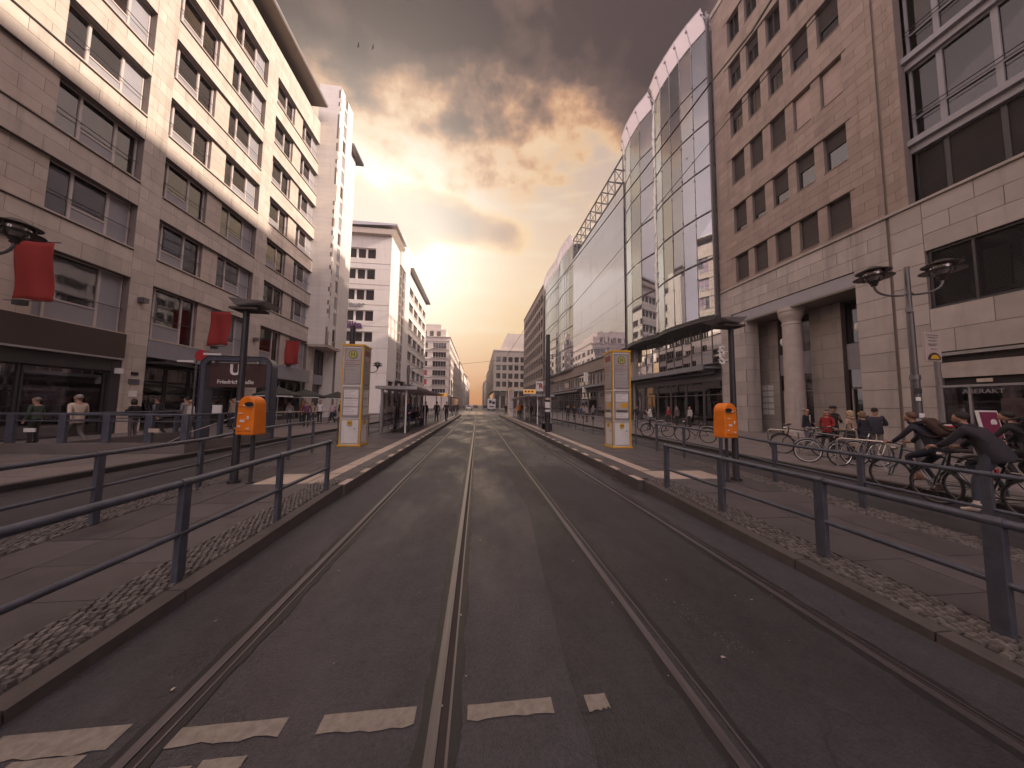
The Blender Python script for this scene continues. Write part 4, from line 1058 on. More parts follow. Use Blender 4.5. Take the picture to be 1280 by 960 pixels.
def glass_store():
    B = Building('wavy_glass_building', (18, 27, 0), 'tall department store with a bulging glass curtain wall and clear glass crown, right', 10)
    P1 = [(20.75, 18.0), (22.0, 17.58), (23.2, 17.32), (24.4, 17.18), (25.7, 17.12), (27.0, 17.32)]
    P2 = [(27.5, 17.42), (29.3, 16.98), (31.2, 16.93), (32.9, 17.2), (34.1, 17.75)]
    fl = [8.8, 13.35, 17.2, 21.0, 24.75, 28.5, 32.7]
    curve_block(B, P1, fl, .4, 1); curve_block(B, P2, fl, .4, 2)
    soffit(P1+P2, 8.8, B)
    crown(P1+P2, 32.75, 34.5, B)
    # stair-like white fin between the two bulges
    f = MB()
    for k in range(24): f.hexa([(17.3, 27.05, 9+k), (17.35, 27.45, 9+k), (17.9, 27.45, 9+k), (17.9, 27.05, 9+k), (17.28+.1*math.sin(k*.9), 27.05, 9.97+k), (17.33+.1*math.sin(k*.9), 27.45, 9.97+k), (17.9, 27.45, 9.97+k), (17.9, 27.05, 9.97+k)])
    f.build('white_fin', WHITEP, B.root, world=True)
    MB().box(17.9, 18.2, 20.67, 20.74, 8.8, 34).cyl((17.95, 20.72, 8.7), (17.95, 20.72, 34.2), .06, n=8).build('edge_post', STEEL, B.root, world=True)
    MB().box(19.6, 32, 20.7, 34.2, 0, 32.5).build('interior', INT, B.root, world=True)
    MB().box(18.3, 32, 20.7, 34.2, 32.5, 32.74).build('roof', STEELL, B.root, world=True)
    # mezzanine: grid of reflective panes over a deep canopy
    M = MB(); x = 18.75
    ny = 11; w = (34.1-20.9)/ny
    for i in range(ny):
        a = 20.9+i*w
        for z0, z1 in ((5.3, 6.4), (6.4, 7.5), (7.5, 8.5)):
            t = random.uniform(-.03, .03)
            q = MB().hexa([(x+t, a+.03, z0+.03), (x, a+w-.03, z0+.03), (x+.03, a+w-.03, z0+.03), (x+t+.03, a+.03, z0+.03), (x+t, a+.03, z1-.03), (x, a+w-.03, z1-.03), (x+.03, a+w-.03, z1-.03), (x+t+.03, a+.03, z1-.03)])
            q.build('mezzanine_pane', GLASSM, B.root, world=True)
        M.box(x-.04, x+.05, a-.03, a+.03, 5.2, 8.55)
    for z in (5.3, 6.4, 7.5, 8.5): M.box(x-.03, x+.05, 20.9, 34.1, z-.03, z+.03)
    M.build('mezzanine_frame', STEEL, B.root, world=True)
    MB().box(19.2, 19.4, 20.7, 34.1, 5, 8.6).build('back_wall', INTL, B.root, world=True)
    c = MB(); c.box(17.2, 18.8, 21.2, 52, 4.75, 4.9).box(17.1, 17.25, 21.2, 52, 4.62, 5.0)
    c.build('canopy', CANOPY, B.root, world=True)
    s = MB()
    for i in range(22): s.box(17.2, 18.8, 21.6+i*1.4, 21.68+i*1.4, 4.5, 4.75)
    s.box(17.9, 18.0, 21.2, 52, 4.35, 4.5).box(18.6, 18.8, 20.8, 54, 3.9, 4.75); s.build('canopy_beam', STEEL, B.root, world=True)
    shopfront(B, 18.7, 21.0, 34.0, 6, 3.9, 5)
    MB().box(18.5, 18.95, 20.7, 20.98, .12, 5.2).box(18.5, 18.95, 33.9, 34.2, .12, 8.5).build('pier', STEELL, B.root, world=True)
    B.finish(STEEL)

    # ---- flat atrium front
    A = Building('flat_glass_atrium', (17.6, 44, 0), 'flat grey glass atrium front under an open steel roof frame, between two wavy glass fronts', 10)
    x = 17.6; n = 9; w = (54.3-34.3)/n; zs = [8.8+3.0*k for k in range(8)]
    for i in range(n):
        for z0, z1 in zip(zs[:-1], zs[1:]):
            a = 34.3+i*w; t = random.uniform(-.015, .015)
            MB().hexa([(x+t, a+.012, z0+.012), (x, a+w-.012, z0+.012), (x+.03, a+w-.012, z0+.012), (x+t+.03, a+.012, z0+.012), (x, a+.012, z1-.012), (x+t, a+w-.012, z1-.012), (x+t+.03, a+w-.012, z1-.012), (x+.03, a+.012, z1-.012)]).build('glass_pane', GLASSA, A.root, world=True)
    MB().box(x+.9, x+1.2, 34.3, 54.3, 8.8, 27.5).box(x+.5, x+12, 34.3, 54.3, 8.4, 8.75).build('back_wall', GREYP, A.root, world=True)
    MB().box(x+.03, x+10, 34.3, 54.3, 29.75, 29.9).build('ledge', STEELL, A.root, world=True)
    tr = MB()
    for i in range(n+1):
        y = 34.3+i*w; tr.cyl((x, y, 29.8), (x, y, 33.5), .09, n=6); tr.cyl((x+3, y, 29.8), (x+3, y, 33.3), .09, n=6); tr.cyl((x, y, 33.4), (x+3, y, 33.2), .09, n=6)
        if i < n: tr.cyl((x, y, 31.6), (x, y+w, 31.6), .05, n=5); tr.cyl((x, y, 29.9), (x, y+w, 33.3), .045, n=5); tr.cyl((x+3, y, 31.6), (x+3, y+w, 31.6), .07, n=5)
        tr.cyl((x, y, 31.6), (x+3, y, 31.6), .05, n=5)
    for zz in (33.4, 29.9): tr.cyl((x, 34.3, zz), (x, 54.3, zz), .13, n=6)
    tr.build('roof_frame', STEEL, A.root, world=True)
    cc = MB(); cc.box(17.75, 19, 34.2, 82.8, 7.1, 8.7); cc.build('stone_band', ST5, A.root, world=True)
    for i in range(9):
        a = 34.6+i*5.2
        win_obj(Face((18.1, 0), (0, 1), (-1, 0)), A.root, a, a+4.6, 5.0, 7.0, 0, plain_win, (4, 'pale_window_frame', 'window_glass'))
    MB().box(18.4, 18.6, 34.2, 82, 4.9, 7.1).build('back_wall', CREAM, A.root, world=True)
    shopfront(A, 18.5, 34.4, 82, 13, 4.0, 8)
    MB().box(17.6, 18.7, 52, 82, 4.3, 4.6).build('canopy', CANOPY, A.root, world=True)
    MB().box(19.9, 30, 34.3, 82.8, 0, 8.5).build('interior', INT, A.root, world=True)
    for y, z, m, h_ in ((38, 5.1, WHITEP, .5), (46.5, 5.6, WHITEP, 1.5), (47.2, 3.9, WHITEP, .9), (57, 5.2, CREAM, .9)):
        MB().box(16.9, 17.5, y, y+.25, z, z+h_).build('hanging_sign', m, A.root, world=True)
    A.finish(STEEL)

    D = Building('far_wavy_glass_building', (17.6, 66, 0), 'farther wavy glass front beyond the flat atrium, half hidden in perspective', 10)
    Q = [(54.5, 17.7), (57.5, 17.3), (60, 17.15), (62.5, 17.3), (65, 17.6), (67.5, 17.3), (70.5, 17.1), (74, 17.15), (77, 17.4), (79.5, 17.9)]
    Q = densify(Q)
    fl2 = [8.8, 13.0, 16.9, 20.8, 24.7, 28.6, 32.9]
    curve_block(D, Q, fl2, .4, 4); soffit(Q, 8.8, D); crown(Q, 32.95, 34.9, D)
    MB().box(19.9, 30, 54.5, 82, 8.4, 32.8).build('interior', INT, D.root, world=True)
    MB().box(18.3, 30, 54.5, 82, 32.7, 32.94).build('roof', STEELL, D.root, world=True)
    D.finish(STEEL)
GLASSM = glass_mat('mezzanine_glass', (.4, .4, .42), .55, .01)
GLASSA = glass_mat('atrium_glass', (.50, .50, .54), .42, .02, (.78, .76, .84), .12)
glass_store()

def far_right():
    B = Building('brown_grid_building', (18.3, 83, 0), 'dark brown stone office block with a tight grid of windows beyond the glass fronts', 5)
    F = Face((18.1, 0), (0, 1), (-1, 0)); FC = Face((0, 83), (1, 0), (0, -1))
    rows = [(10+3.6*k, 12.3+3.6*k) for k in range(7)]
    cols = [(84+i*3.5, 86.6+i*3.5) for i in range(10)]
    grid_facade(B, F, 83, 119.5, 8.6, 36, cols, rows, 0, ST5, plain_win, (2, 'dark_window_frame', 'dark_reflective_glass'), wd=-.28)
    for i in range(11): MB().box(*F.ext(83.2+i*3.5, 83.7+i*3.5, .1, 8.6, -.5, 0)).build('pier', ST5, B.root, world=True)
    MB().box(18.6, 18.8, 83, 119.4, .1, 8.6).build('shopfront', DGLASS, B.root, world=True)
    MB().box(16.6, 18.3, 84, 118, 4.2, 4.5).build('canopy', CANOPY, B.root, world=True)
    MB().box(18.6, 34, 83.05, 119.4, 0, 35.9).build('core', ST5, B.root, world=True)
    MB().box(17.9, 34, 82.9, 119.6, 36, 36.3).build('roof', ST5, B.root, world=True)
    S = Building('grey_corner_building', (6.8, 135, 0), 'far grey stone corner building with set-back glass roof storey, end of right side', 5)
    FC = Face((0, 135), (1, 0), (0, -1)); FS = Face((6.8, 0), (0, 1), (-1, 0))
    rows = [(9.8+3.75*k, 12.2+3.75*k) for k in range(4)]
    cols = [(8.0+i*2.75, 9.9+i*2.75) for i in range(7)]
    grid_facade(S, FC, 6.8, 28, 8.2, 26.2, cols, rows, 0, ST6, plain_win, (2, 'dark_window_frame', 'dark_reflective_glass'))
    grid_facade(S, FS, 135.4, 200, 8.2, 26.2, [(137+i*4.3, 139.6+i*4.3) for i in range(14)], rows, 0, ST6, plain_win, (2, 'dark_window_frame', 'dark_reflective_glass'))
    MB().box(6.6, 28, 134.8, 200, 26.2, 26.6).build('cornice', PLASF, S.root, world=True)
    MB().box(6.5, 28, 134.6, 200, 8.0, 8.25).build('cornice', ST6, S.root, world=True)
    MB().box(7.2, 28, 135.5, 200, 0, 26.1).build('core', DGLASS, S.root, world=True)
    for i in range(8): MB().box(*FC.ext(6.8+i*2.75, 7.5+i*2.75, .1, 8.0, -.6, 0)).build('pier', ST5, S.root, world=True)
    MB().prism([(9.5, 26.6), (28, 26.6), (28, 34.5), (13.0, 34.5)], 'y', 137, 190).build('roof_storey', PLASF, S.root, world=True)
    for k in range(5): win_obj(Face((0, 137), (1, 0), (0, -1)), S.root, 13.5+k*2.4, 15.6+k*2.4, 27, 30.2, .04, plain_win, (2, 'pale_window_frame', 'dark_reflective_glass'))
    for k in range(6): MB().box(13.2+k*2.2, 14.4+k*2.2, 138, 139.5, 34.5, 34.9).build('roof_unit', STEEL, S.root, world=True)
    MB().box(9.5, 12.5, 134.3, 134.6, 5.5, 7.4).build('framed_sign', FRAMED, S.root, world=True)
    for x, y0, y1, h, lab, m in ((6.5, 202, 245, 24, 'distant brown house behind the grey corner building on the right', ST6), (6.0, 247, 300, 20, 'distant low house with pitched roof on the right side', PLASF), (5.6, 302, 380, 24, 'most distant house at the right end of the street', ST6)):
        H = Building('far_house', (x, y0, 0), lab, 5); F2 = Face((x, 0), (0, 1), (-1, 0)); n = int((y1-y0)/5)
        grid_facade(H, F2, y0, y1, 0, h, [(y0+1+i*5, y0+3.6+i*5) for i in range(n)], [(5+3.6*k, 7.2+3.6*k) for k in range(int((h-6)/3.6))], 0, m, plain_win, (2, 'dark_window_frame', 'dark_reflective_glass'))
        MB().box(x+.4, x+15, y0+.05, y1, 0, h-.1).build('core', m, H.root, world=True)
        MB().prism([(x-.3, h), (x+15, h), (x+11, h+4), (x+3.5, h+4)], 'y', y0, y1).build('roof', ST5, H.root, world=True)
        if x == 6.0: MB().lathe([(1.6, 0), (1.6, 3), (1.2, 4.5), (.3, 6), (.05, 9)], (x+3, y0+2, h), 10).build('turret', ST5, H.root, world=True)
far_right()

# ============================================================ RAILINGS
def railing(label, pts, low, spec, group=None, post_w=(.042, .026), ends=(0, 0), cat='railing', low2=None):
    """pts: list of (x, y, zbase, ztop) posts; rails run through their tops"""
    b0 = pts[0]; t = thing('tube_railing', (b0[0], b0[1], 0), label, cat, group)
    w = wloc(t)
    for x, y, zb, zt in pts:
        p = MB().box(x-post_w[1], x+post_w[1], y-post_w[0], y+post_w[0], zb-.02, zt-.02); p.build('post', RAILM, t, world=True, bevel=.008)
    q = [(p[0], p[1], p[3]) for p in pts]
    if ends[0]: d = Vector(q[0])-Vector(q[1]); q = [tuple(Vector(q[0])+d.normalized()*ends[0])]+q
    if ends[1]: d = Vector(q[-1])-Vector(q[-2]); q = q+[tuple(Vector(q[-1])+d.normalized()*ends[1])]
    MB().tube(q, spec[0], n=14).build('top_rail', RAILM, t, smooth=True, world=True)
    for lw, r in ([(low, spec[1])]+([low2] if low2 else [])):
        ql = [(a, b, c-lw) for a, b, c in q]
        MB().tube(ql, r, n=12).build('lower_rail', RAILM, t, smooth=True, world=True)
    cl = MB()
    for x, y, zb, zt in pts:
        cl.cyl((x, y-.05, zt), (x, y+.05, zt), spec[0]+.006, n=12); cl.cyl((x, y-.045, zt-low), (x, y+.045, zt-low), spec[1]+.006, n=10)
    cl.build('clamp', RAILM, t, smooth=True, world=True)
    return t
def rz(y, x=0): return .93+.015*y
railing('front tube railing on the ramp of the left platform, nearest the rails', [(-2.78, -.2, .03, .90), (-2.74, 1.5, .04, .935), (-2.66, 3.16, .09, .965), (-2.62, 4.45, .12, 1.0), (-2.60, 5.72, .17, 1.02)], .45, (.034, .026))
railing('front tube railing on the ramp of the right platform, thick first post nearest the camera', [(4.02, -.2, .03, .84), (3.92, 1.93, .06, .885), (3.82, 3.03, .10, .93), (3.74, 4.32, .12, .945), (3.66, 5.55, .17, .97)], .44, (.034, .026), post_w=(.05, .03))
railing('rear tube railing of the left platform beside the car lane, nearest stretch', [(-4.75, .4, .05, .97), (-4.78, 1.6, .05, .98), (-4.80, 3.0, .08, 1.0), (-4.80, 4.5, .13, 1.02), (-4.85, 6.0, .18, 1.03), (-4.92, 7.35, .2, 1.10), (-4.95, 8.7, .2, 1.13), (-4.97, 9.9, .2, 1.14)], .42, (.030, .022))
railing('rear tube railing of the right platform with its stretch nearest the cyclists', [(6.45, .2, .05, .90), (6.38, 1.7, .05, .92), (6.25, 3.1, .08, .95), (6.2, 4.3, .13, .98), (6.22, 5.75, .18, 1.0), (6.25, 7.2, .2, 1.08), (6.25, 8.6, .2, 1.1), (6.25, 10.0, .2, 1.12)], .42, (.030, .022))
def long_railing(label, x, y0, y1, step):
    n = int((y1-y0)/step); railing(label, [(x, y0+i*step, .2, 1.16) for i in range(n+1)], .85, (.024, .018), post_w=(.02, .02), low2=(.18, .010))
long_railing('long dark railing with thin posts behind the left info column and shelter', -5.12, 11.9, 40, 1.6)
long_railing('long dark railing with thin posts behind the right info column', 6.3, 11.5, 44, 1.5)

# the stairwell of the underground station
st = thing('stairwell_railing', (-11, 10.4, .12), 'dark railing with solid kerb wall round the underground stairs on the left pavement', 'railing')
b = MB(); b.box(-15.2, -8.85, 10.36, 10.5, .1, .42).box(-9.0, -8.85, 10.5, 14.2, .1, .42).box(-12.5, -12.35, 10.5, 14.2, .1, .42); b.build('kerb_wall', CONC, st, world=True)
for i, x in enumerate((-15.1, -13.47, -12.17, -11.03, -9.9, -8.93)):
    MB().box(x-.09, x+.09, 10.38, 10.48, .4, 1.26).build('post', RAILM, st, world=True, bevel=.01)
for y in (11.7, 13.0, 14.1):
    for x in (-8.93, -12.42): MB().box(x-.05, x+.05, y-.07, y+.07, .4, 1.26).build('post', RAILM, st, world=True)
r_ = MB()
for z, rr in ((1.27, .035), (1.07, .018)):
    r_.tube([(-15.2, 10.43, z), (-8.93, 10.43, z), (-8.93, 14.2, z)], rr, n=8); r_.tube([(-12.42, 10.5, z), (-12.42, 14.2, z)], rr, n=8)
r_.build('top_rail', RAILM, st, world=True, smooth=True)
MB().tube([(-9.3, 14.6, 1.14), (-9.9, 14.0, 1.14), (-10.6, 12.6, .55), (-11.2, 11.2, -.3)], .022, n=8).build('handrail', CHROME, st, world=True, smooth=True)
s_ = MB()
for k in range(11): s_.box(-12.3, -9.0, 13.8-k*.32, 14.2-k*.32, -2.6, .1-k*.17)
s_.build('stair_steps', SLABL, st, world=True)
for x, m in ((-14.4, WHITEP), (-12.9, WHITEP), (-9.7, CREAM)): MB().box(x-.14, x+.14, 10.33, 10.36, .75, .86).build('sticker', m, st, world=True)

# portal with the U sign
po = thing('underground_portal', (-10.3, 14.3, .12), 'rounded dark steel portal with the brown U sign over the station stairs', 'station sign')
def arch(x0, x1, zt, rad, y0, y1, wd):
    out = []; inn = []
    for (cx, a0, a1) in ((x0+rad, math.pi, math.pi/2), (x1-rad, math.pi/2, 0)):
        for i in range(7):
            a = a0+(a1-a0)*i/6; out.append((cx+rad*math.cos(a), zt-rad+rad*math.sin(a))); inn.append((cx+(rad-wd)*math.cos(a), zt-rad+(rad-wd)*math.sin(a)))
    out = [(x0, .1)]+out+[(x1, .1)]; inn = [(x0+wd, .1)]+inn+[(x1-wd, .1)]
    b = MB(); n = len(out)
    vs = [(p[0], y0, p[1]) for p in out]+[(p[0], y0, p[1]) for p in inn]+[(p[0], y1, p[1]) for p in out]+[(p[0], y1, p[1]) for p in inn]
    fs = []
    for i in range(n-1): fs += [(i, i+1, n+i+1, n+i), (2*n+i, 3*n+i, 3*n+i+1, 2*n+i+1), (i, 2*n+i, 2*n+i+1, i+1), (n+i, n+i+1, 3*n+i+1, 3*n+i)]
    b.add(vs, fs); return b
arch(-11.68, -8.93, 3.62, .42, 14.1, 14.55, .17).build('frame', RAILM, po, world=True)
arch(-11.72, -8.89, 3.66, .44, 14.08, 14.12, .05).build('frame_edge', POLEM, po, world=True)
MB().box(-11.42, -9.16, 14.2, 14.32, 2.32, 3.36).build('sign_board', SIGNBR, po, world=True, bevel=.01)
for x in (-11.2, -9.45): MB().cyl((x, 14.05, 3.38), (x, 14.2, 3.34), .05, n=8).build('lamp', STEELL, po, world=True)
text_mesh('U', .62, WHITE, 'lettering', po, Matrix.Translation((-.10, -.125, 2.93)) @ FACE_Y, .006, bold=.022)
text_mesh('Friedrichstraße', .235, WHITE, 'lettering', po, Matrix.Translation((-.06, -.125, 2.42)) @ FACE_Y, .006, bold=.003)
MB().box(-11.2, -10.85, 14.2, 14.26, 1.15, 1.55).build('notice', WHITEP, po, world=True)
rs = thing('round_sign', (-12.2, 14.5, .12), 'small round red traffic sign with white arrow plate left of the station portal', 'traffic sign')
MB().cyl((-12.2, 14.5, .12), (-12.2, 14.5, 3.9), .03).build('pole', STEEL, rs, world=True)
MB().cyl((-12.0, 14.46, 3.68), (-12.0, 14.43, 3.68), .24, n=20).build('disc', REDP, rs, world=True)
MB().box(-12.9, -12.25, 14.42, 14.44, 3.38, 3.46).box(-11.9, -11.2, 14.42, 14.44, 3.72, 3.80).build('arrow_plate', WHITEP, rs, world=True)

# ============================================================ PLATFORM LAMPS AND BINS
def platform_lamp(x, y, label, mirror):
    t = thing('platform_lamp', (x, y, .2), label, 'street lamp', 'platform lamps with flat square heads'); s = -1 if mirror else 1
    MB().cyl((0, 0, 0), (0, 0, 3.35), .062, .052, n=16).cyl((0, 0, 0), (0, 0, .05), .1, n=16).build('pole', POLEM, t, smooth=True)
    h = MB(); h.hexa([(-.06*s, -.2, 3.32), (.36*s, -.16, 3.36), (.36*s, .16, 3.36), (-.06*s, .2, 3.32), (-.17*s, -.27, 3.46), (.50*s, -.24, 3.42), (.50*s, .24, 3.42), (-.17*s, .27, 3.46)])
    h.build('lamp_head', STEELL, t, bevel=.01)
    h2 = MB(); h2.box(-.2*s, .3*s, -.17, .17, 3.27, 3.31); h2.build('lamp_glass', BLIND, t)
    MB().cyl((0, 0, 1.0), (0, 0, 1.03), .066, n=14).cyl((0, 0, 1.5), (0, 0, 1.53), .066, n=14).build('strap', STEELL, t)
    return t
platform_lamp(-4.50, 6.3, 'platform lamp on the left beside the orange bin, its head cutting the U sign', False)
platform_lamp(5.47, 5.92, 'platform lamp on the right behind the orange bin', True)
def bin_(x, y, label, side):
    t = thing('litter_bin', (x, y, .2), label, 'litter bin', 'orange litter bins on the platform')
    w, d, h0, h1 = .165, .125, .90, 1.62
    prof = []
    for i in range(9):
        a = math.pi*i/8; prof.append((-d*math.cos(a)*.98, h1-.17+.17*math.sin(a)))
    poly = [(-w*.98, h0)] + [(-w*math.cos(math.pi*i/10), h1-.165+.165*math.sin(math.pi*i/10)) for i in range(11)] + [(w*.98, h0)]
    bd = MB().prism(poly, 'y', -d, d)
    bd.v = [(p[0]*(1+.12*(h1-p[2])/(h1-h0)), p[1]*(1+.10*(h1-p[2])/(h1-h0)), p[2]) for p in bd.v]
    o = bd.build('bin_body', ORANGE, t, bevel=.022)
    sx = side
    MB().lathe([(.001, 0), (.07, .001), (.07, .012), (.001, .013)], (0, 0, 0), 16).build('opening', BLACK, o).matrix_local = Matrix.Translation((sx*.07, -d-.006, h1-.15)) @ Matrix.Rotation(math.pi/2, 4, 'X') @ Matrix.Diagonal((1.25, .62, 1, 1))
    MB().tube([(sx*.07+.115*math.cos(a), -d-.02, h1-.15+.055*math.sin(a)) for a in [math.pi*(.1+.8*i/8)+math.pi for i in range(9)]], .008, n=6).build('rim', CHROME, o)
    lg = MB(); yy = -d*1.08-.006
    for u, v, a, c in ((-.04, 1.16, .09, .045), (.07, 1.22, .04, .06), (-.10, 1.06, .05, .03), (.08, 1.02, .06, .022), (-.08, 1.30, .08, .015)):
        lg.box(u-a/2, u+a/2, yy-.004, yy, v-c/2, v+c/2)
    lg.build('sticker', WHITE, o)
    MB().box(-.13, .13, yy-.003, yy+.002, 1.42, 1.425).box(-.15, .15, yy-.003, yy+.002, .97, .975).build('seam', BROWN, o)
    MB().cyl((.04, .02, 0), (.04, .02, h0), .03, n=10).build('post', POLEM, t)
    MB().cyl((.04, .02, 0), (.04, .02, .02), .07, n=10).build('foot', POLEM, t)
    t.rotation_euler = (0, 0, R(-12) if side > 0 else R(10))
    return t
bin_(-4.24, 6.25, 'orange litter bin hanging by the left platform lamp', 1)
bin_(5.20, 5.85, 'orange litter bin with stickers by the right platform lamp', -1)

# ============================================================ INFO COLUMNS
def info_column(x, y, label, detail=True, mirror=False):
    t = thing('info_column', (x, y, .2), label, 'info column', 'yellow and white stop columns'); H = 3.62; w = .36
    c = .10
    poly = [(-w, -w+c), (-w+c, -w), (w-c, -w), (w, -w+c), (w, w), (-w, w)]
    MB().prism([(-w+.02, -w+.02), (w-.02, -w+.02), (w-.02, w-.02), (-w+.02, w-.02)], 'z', .03, H-.06).build('body', WHITEP, t)
    MB().box(-w-.015, w+.015, -w-.015, w+.015, H-.07, H).box(-w-.03, w+.03, -w-.03, w+.03, 0, .05).build('cap', YEL, t)
    e = MB()
    for sx in (-1, 1):
        for sy in (-1, 1): e.box(sx*w-.03*sx-.022, sx*w-.03*sx+.022+.012*sx, sy*w-.03*sy-.022, sy*w-.03*sy+.022+.012*sy, .05, H-.07)
    e.build('corner_strip', YEL, t)
    def face(M, tag_):
        def put(b, name, m):
            b.v = [tuple(M @ Vector(p)) for p in b.v]; return b.build(name, m, t)
        fr = MB()
        for z0, z1 in ((1.02, 2.10), (2.18, 3.48)):
            frame_rect(fr, -w+.07, w-.07, z0, z1, .035, -w-.012, -w+.02)
        put(fr, 'frame', STEELL)
        for z0, z1 in ((1.06, 2.06), (2.22, 3.44)): put(MB().box(-w+.11, w-.11, -w-.004, -w+.01, z0, z1), 'poster_case', GREYC)
        ring = MB()
        pr = [(.12+.026*math.cos(a), .004+.004*math.sin(a)) for a in [0, 1.57, 3.14, 4.71]]
        if tag_ == 'front':
            d = MB().cyl((0, -w-.012, 3.24), (0, -w-.004, 3.24), .15, n=28); put(d, 'stop_sign_rim', GREENP)
            d = MB().cyl((0, -w-.016, 3.24), (0, -w-.010, 3.24), .125, n=28); put(d, 'stop_sign', YELS)
            tm = text_mesh('H', .20, GREENP, 'lettering', t, M @ Matrix.Translation((0, -w-.018, 3.24)) @ FACE_Y, .003, bold=.004)
        else: put(MB().box(-w+.14, w-.14, -w-.010, -w-.003, 3.22, 3.42), 'red_map', mat('faded_red_map', (.30, .10, .09), .6))
        for z in (3.02, 2.88): put(MB().box(-w+.12, w-.12, -w-.010, -w-.004, z, z+.012), 'red_line', REDP)
        tx = MB(); rd = random.Random(3)
        for z in (2.95, 2.82, 2.70): tx.box(-w+.13, -w+.21, -w-.009, -w-.004, z-.012, z+.012); tx.box(-w+.25, -w+.25+rd.uniform(.15, .25), -w-.009, -w-.004, z-.012, z+.012)
        for z in (2.55, 2.44, 2.33): tx.box(-w+.12, w-.12, -w-.009, -w-.004, z, z+.005)
        for k in range(16): 
            z = 1.98-k*.055; 
            if 1.4 < z < 1.75 and mirror: continue
            tx.box(-w+.14, -w+.14+rd.uniform(.2, .42), -w-.009, -w-.004, z, z+.010)
        put(tx, 'timetable_print', GREYT)
        for z0, z1 in ((1.70, 1.98), (1.40, 1.66), (1.10, 1.36)): put(MB().box(-w+.12, w-.12, -w-.008, -w-.0045, z0, z1), 'timetable_sheet', WHITE if not mirror or z0 > 1.69 or z0 < 1.2 else CREAM)
        if mirror:
            put(MB().box(-.02, .2, -w-.013, -w-.008, 1.48, 1.64), 'yellow_notice', YEL); put(MB().box(-.22, .22, -w-.013, -w-.008, 1.30, 1.38), 'route_diagram', STEEL)
        put(MB().box(-.08, .07, -w-.02, -w+.001, .74, .90), 'yellow_button_plate', YEL)
        put(MB().box(-.06, .05, -w-.024, -w-.02, .80, .83), 'lettering_line', BROWN)
        put(frame_rect(MB(), -w+.06, w-.06, .10, .96, .012, -w-.004, -w+.021), 'door_seam', STEELL)
        put(MB().cyl((.17, -w-.03, .62), (.17, -w, .62), .018, n=8), 'lock', STEEL)
    face(Matrix.Identity(4), 'front')
    face(Matrix.Rotation((math.pi/2 if not mirror else -math.pi/2), 4, 'Z'), 'side')
    return t
GREYC = mat('pale_grey_poster_case', (.42, .39, .38), .35, var=.08, scale=3, bump=0)
YELS = mat('stop_sign_yellow', (.50, .44, .12), .5, bump=0)
info_column(-4.45, 11.6, 'white and yellow stop column with timetables on the left platform')
info_column(5.30, 11.0, 'white and yellow stop column with timetables on the right platform', mirror=True)
info_column(4.15, 38, 'small far stop column on the right platform before the shelter end')

# ============================================================ SHELTERS AND BOARDS
def shelter(x0, x1, y0, y1, label, zt=2.45):
    t = thing('tram_shelter', ((x0+x1)/2, y0, .2), label, 'shelter')
    r = MB(); r.box(x0, x1, y0, y1, zt+.06, zt+.14).box(x0-.03, x1+.03, y0-.03, y0+.05, zt, zt+.16); r.build('roof', STEELL, t, world=True)
    MB().box(x0+.05, x1-.05, y0+.06, y1, zt, zt+.055).build('roof_soffit', CURT, t, world=True)
    n = 4
    back = x0+.25 if x0 < 0 else x1-.25; front = x1-.55 if x0 < 0 else x0+.55
    for i in range(n+1):
        y = y0+.25+(y1-y0-.5)*i/n
        MB().box(back-.06, back+.06, y-.09, y+.09, .2, zt).build('post', STEELL, t, world=True)
        if i % 2 == 0: MB().box(front-.035, front+.035, y-.035, y+.035, .2, zt).build('post', WHITEP, t, world=True)
        if i < n:
            yy = y+(y1-y0-.5)/n
            MB().box(back-.01, back+.01, y+.12, yy-.12, .5, zt-.15).build('glass_wall', GLASS, t, world=True)
    MB().box(min(back, front)+.08, max(back, front)-.05, y0+.24, y0+.26, .5, zt-.15).build('glass_wall', GLASS, t, world=True)
    be = MB(); bx = back+(.35 if x0 < 0 else -.35)
    be.box(bx-.2, bx+.2, y0+2.2, y1-2, .62, .66)
    for i in range(4): be.box(bx-.03, bx+.03, y0+2.4+i*(y1-y0-4.8)/3, y0+2.5+i*(y1-y0-4.8)/3, .2, .62)
    be.build('bench', STEEL, t, world=True)
    return t
shelter(-5.15, -3.15, 16.0, 28.0, 'tram shelter with pale flat roof and white posts on the left platform')
shelter(4.3, 6.15, 24, 38, 'tram shelter with flat roof far along the right platform')
def board(x0, x1, y, z, label, m):
    t = thing('departure_board', ((x0+x1)/2, y, .2), label, 'departure board', 'departure boards over the platforms')
    MB().box(x0, x1, y, y+.22, z, z+.42).build('case', WHITEP, t, world=True)
    MB().box(x0+.06, x1-.06, y-.012, y+.01, z+.06, z+.36).build('display', m, t, world=True)
    a = MB()
    for i in range(3): a.box(x0+.12+.3*i, x0+.3+.3*i, y-.018, y-.012, z+.14, z+.28)
    a.build('display_text', BLACK, t, world=True)
    xm = (x0+x1)/2; MB().cyl((xm, y+.1, .2), (xm, y+.1, z), .045, n=8).build('pole', STEELL, t, world=True)
LED = emis_mat('amber_display', (.8, .32, .05), .25)
board(-4.35, -3.1, 31.5, 2.45, 'amber departure board at the far end of the left shelter', LED)
board(4.1, 5.25, 27, 2.75, 'amber departure board above the right shelter', LED)

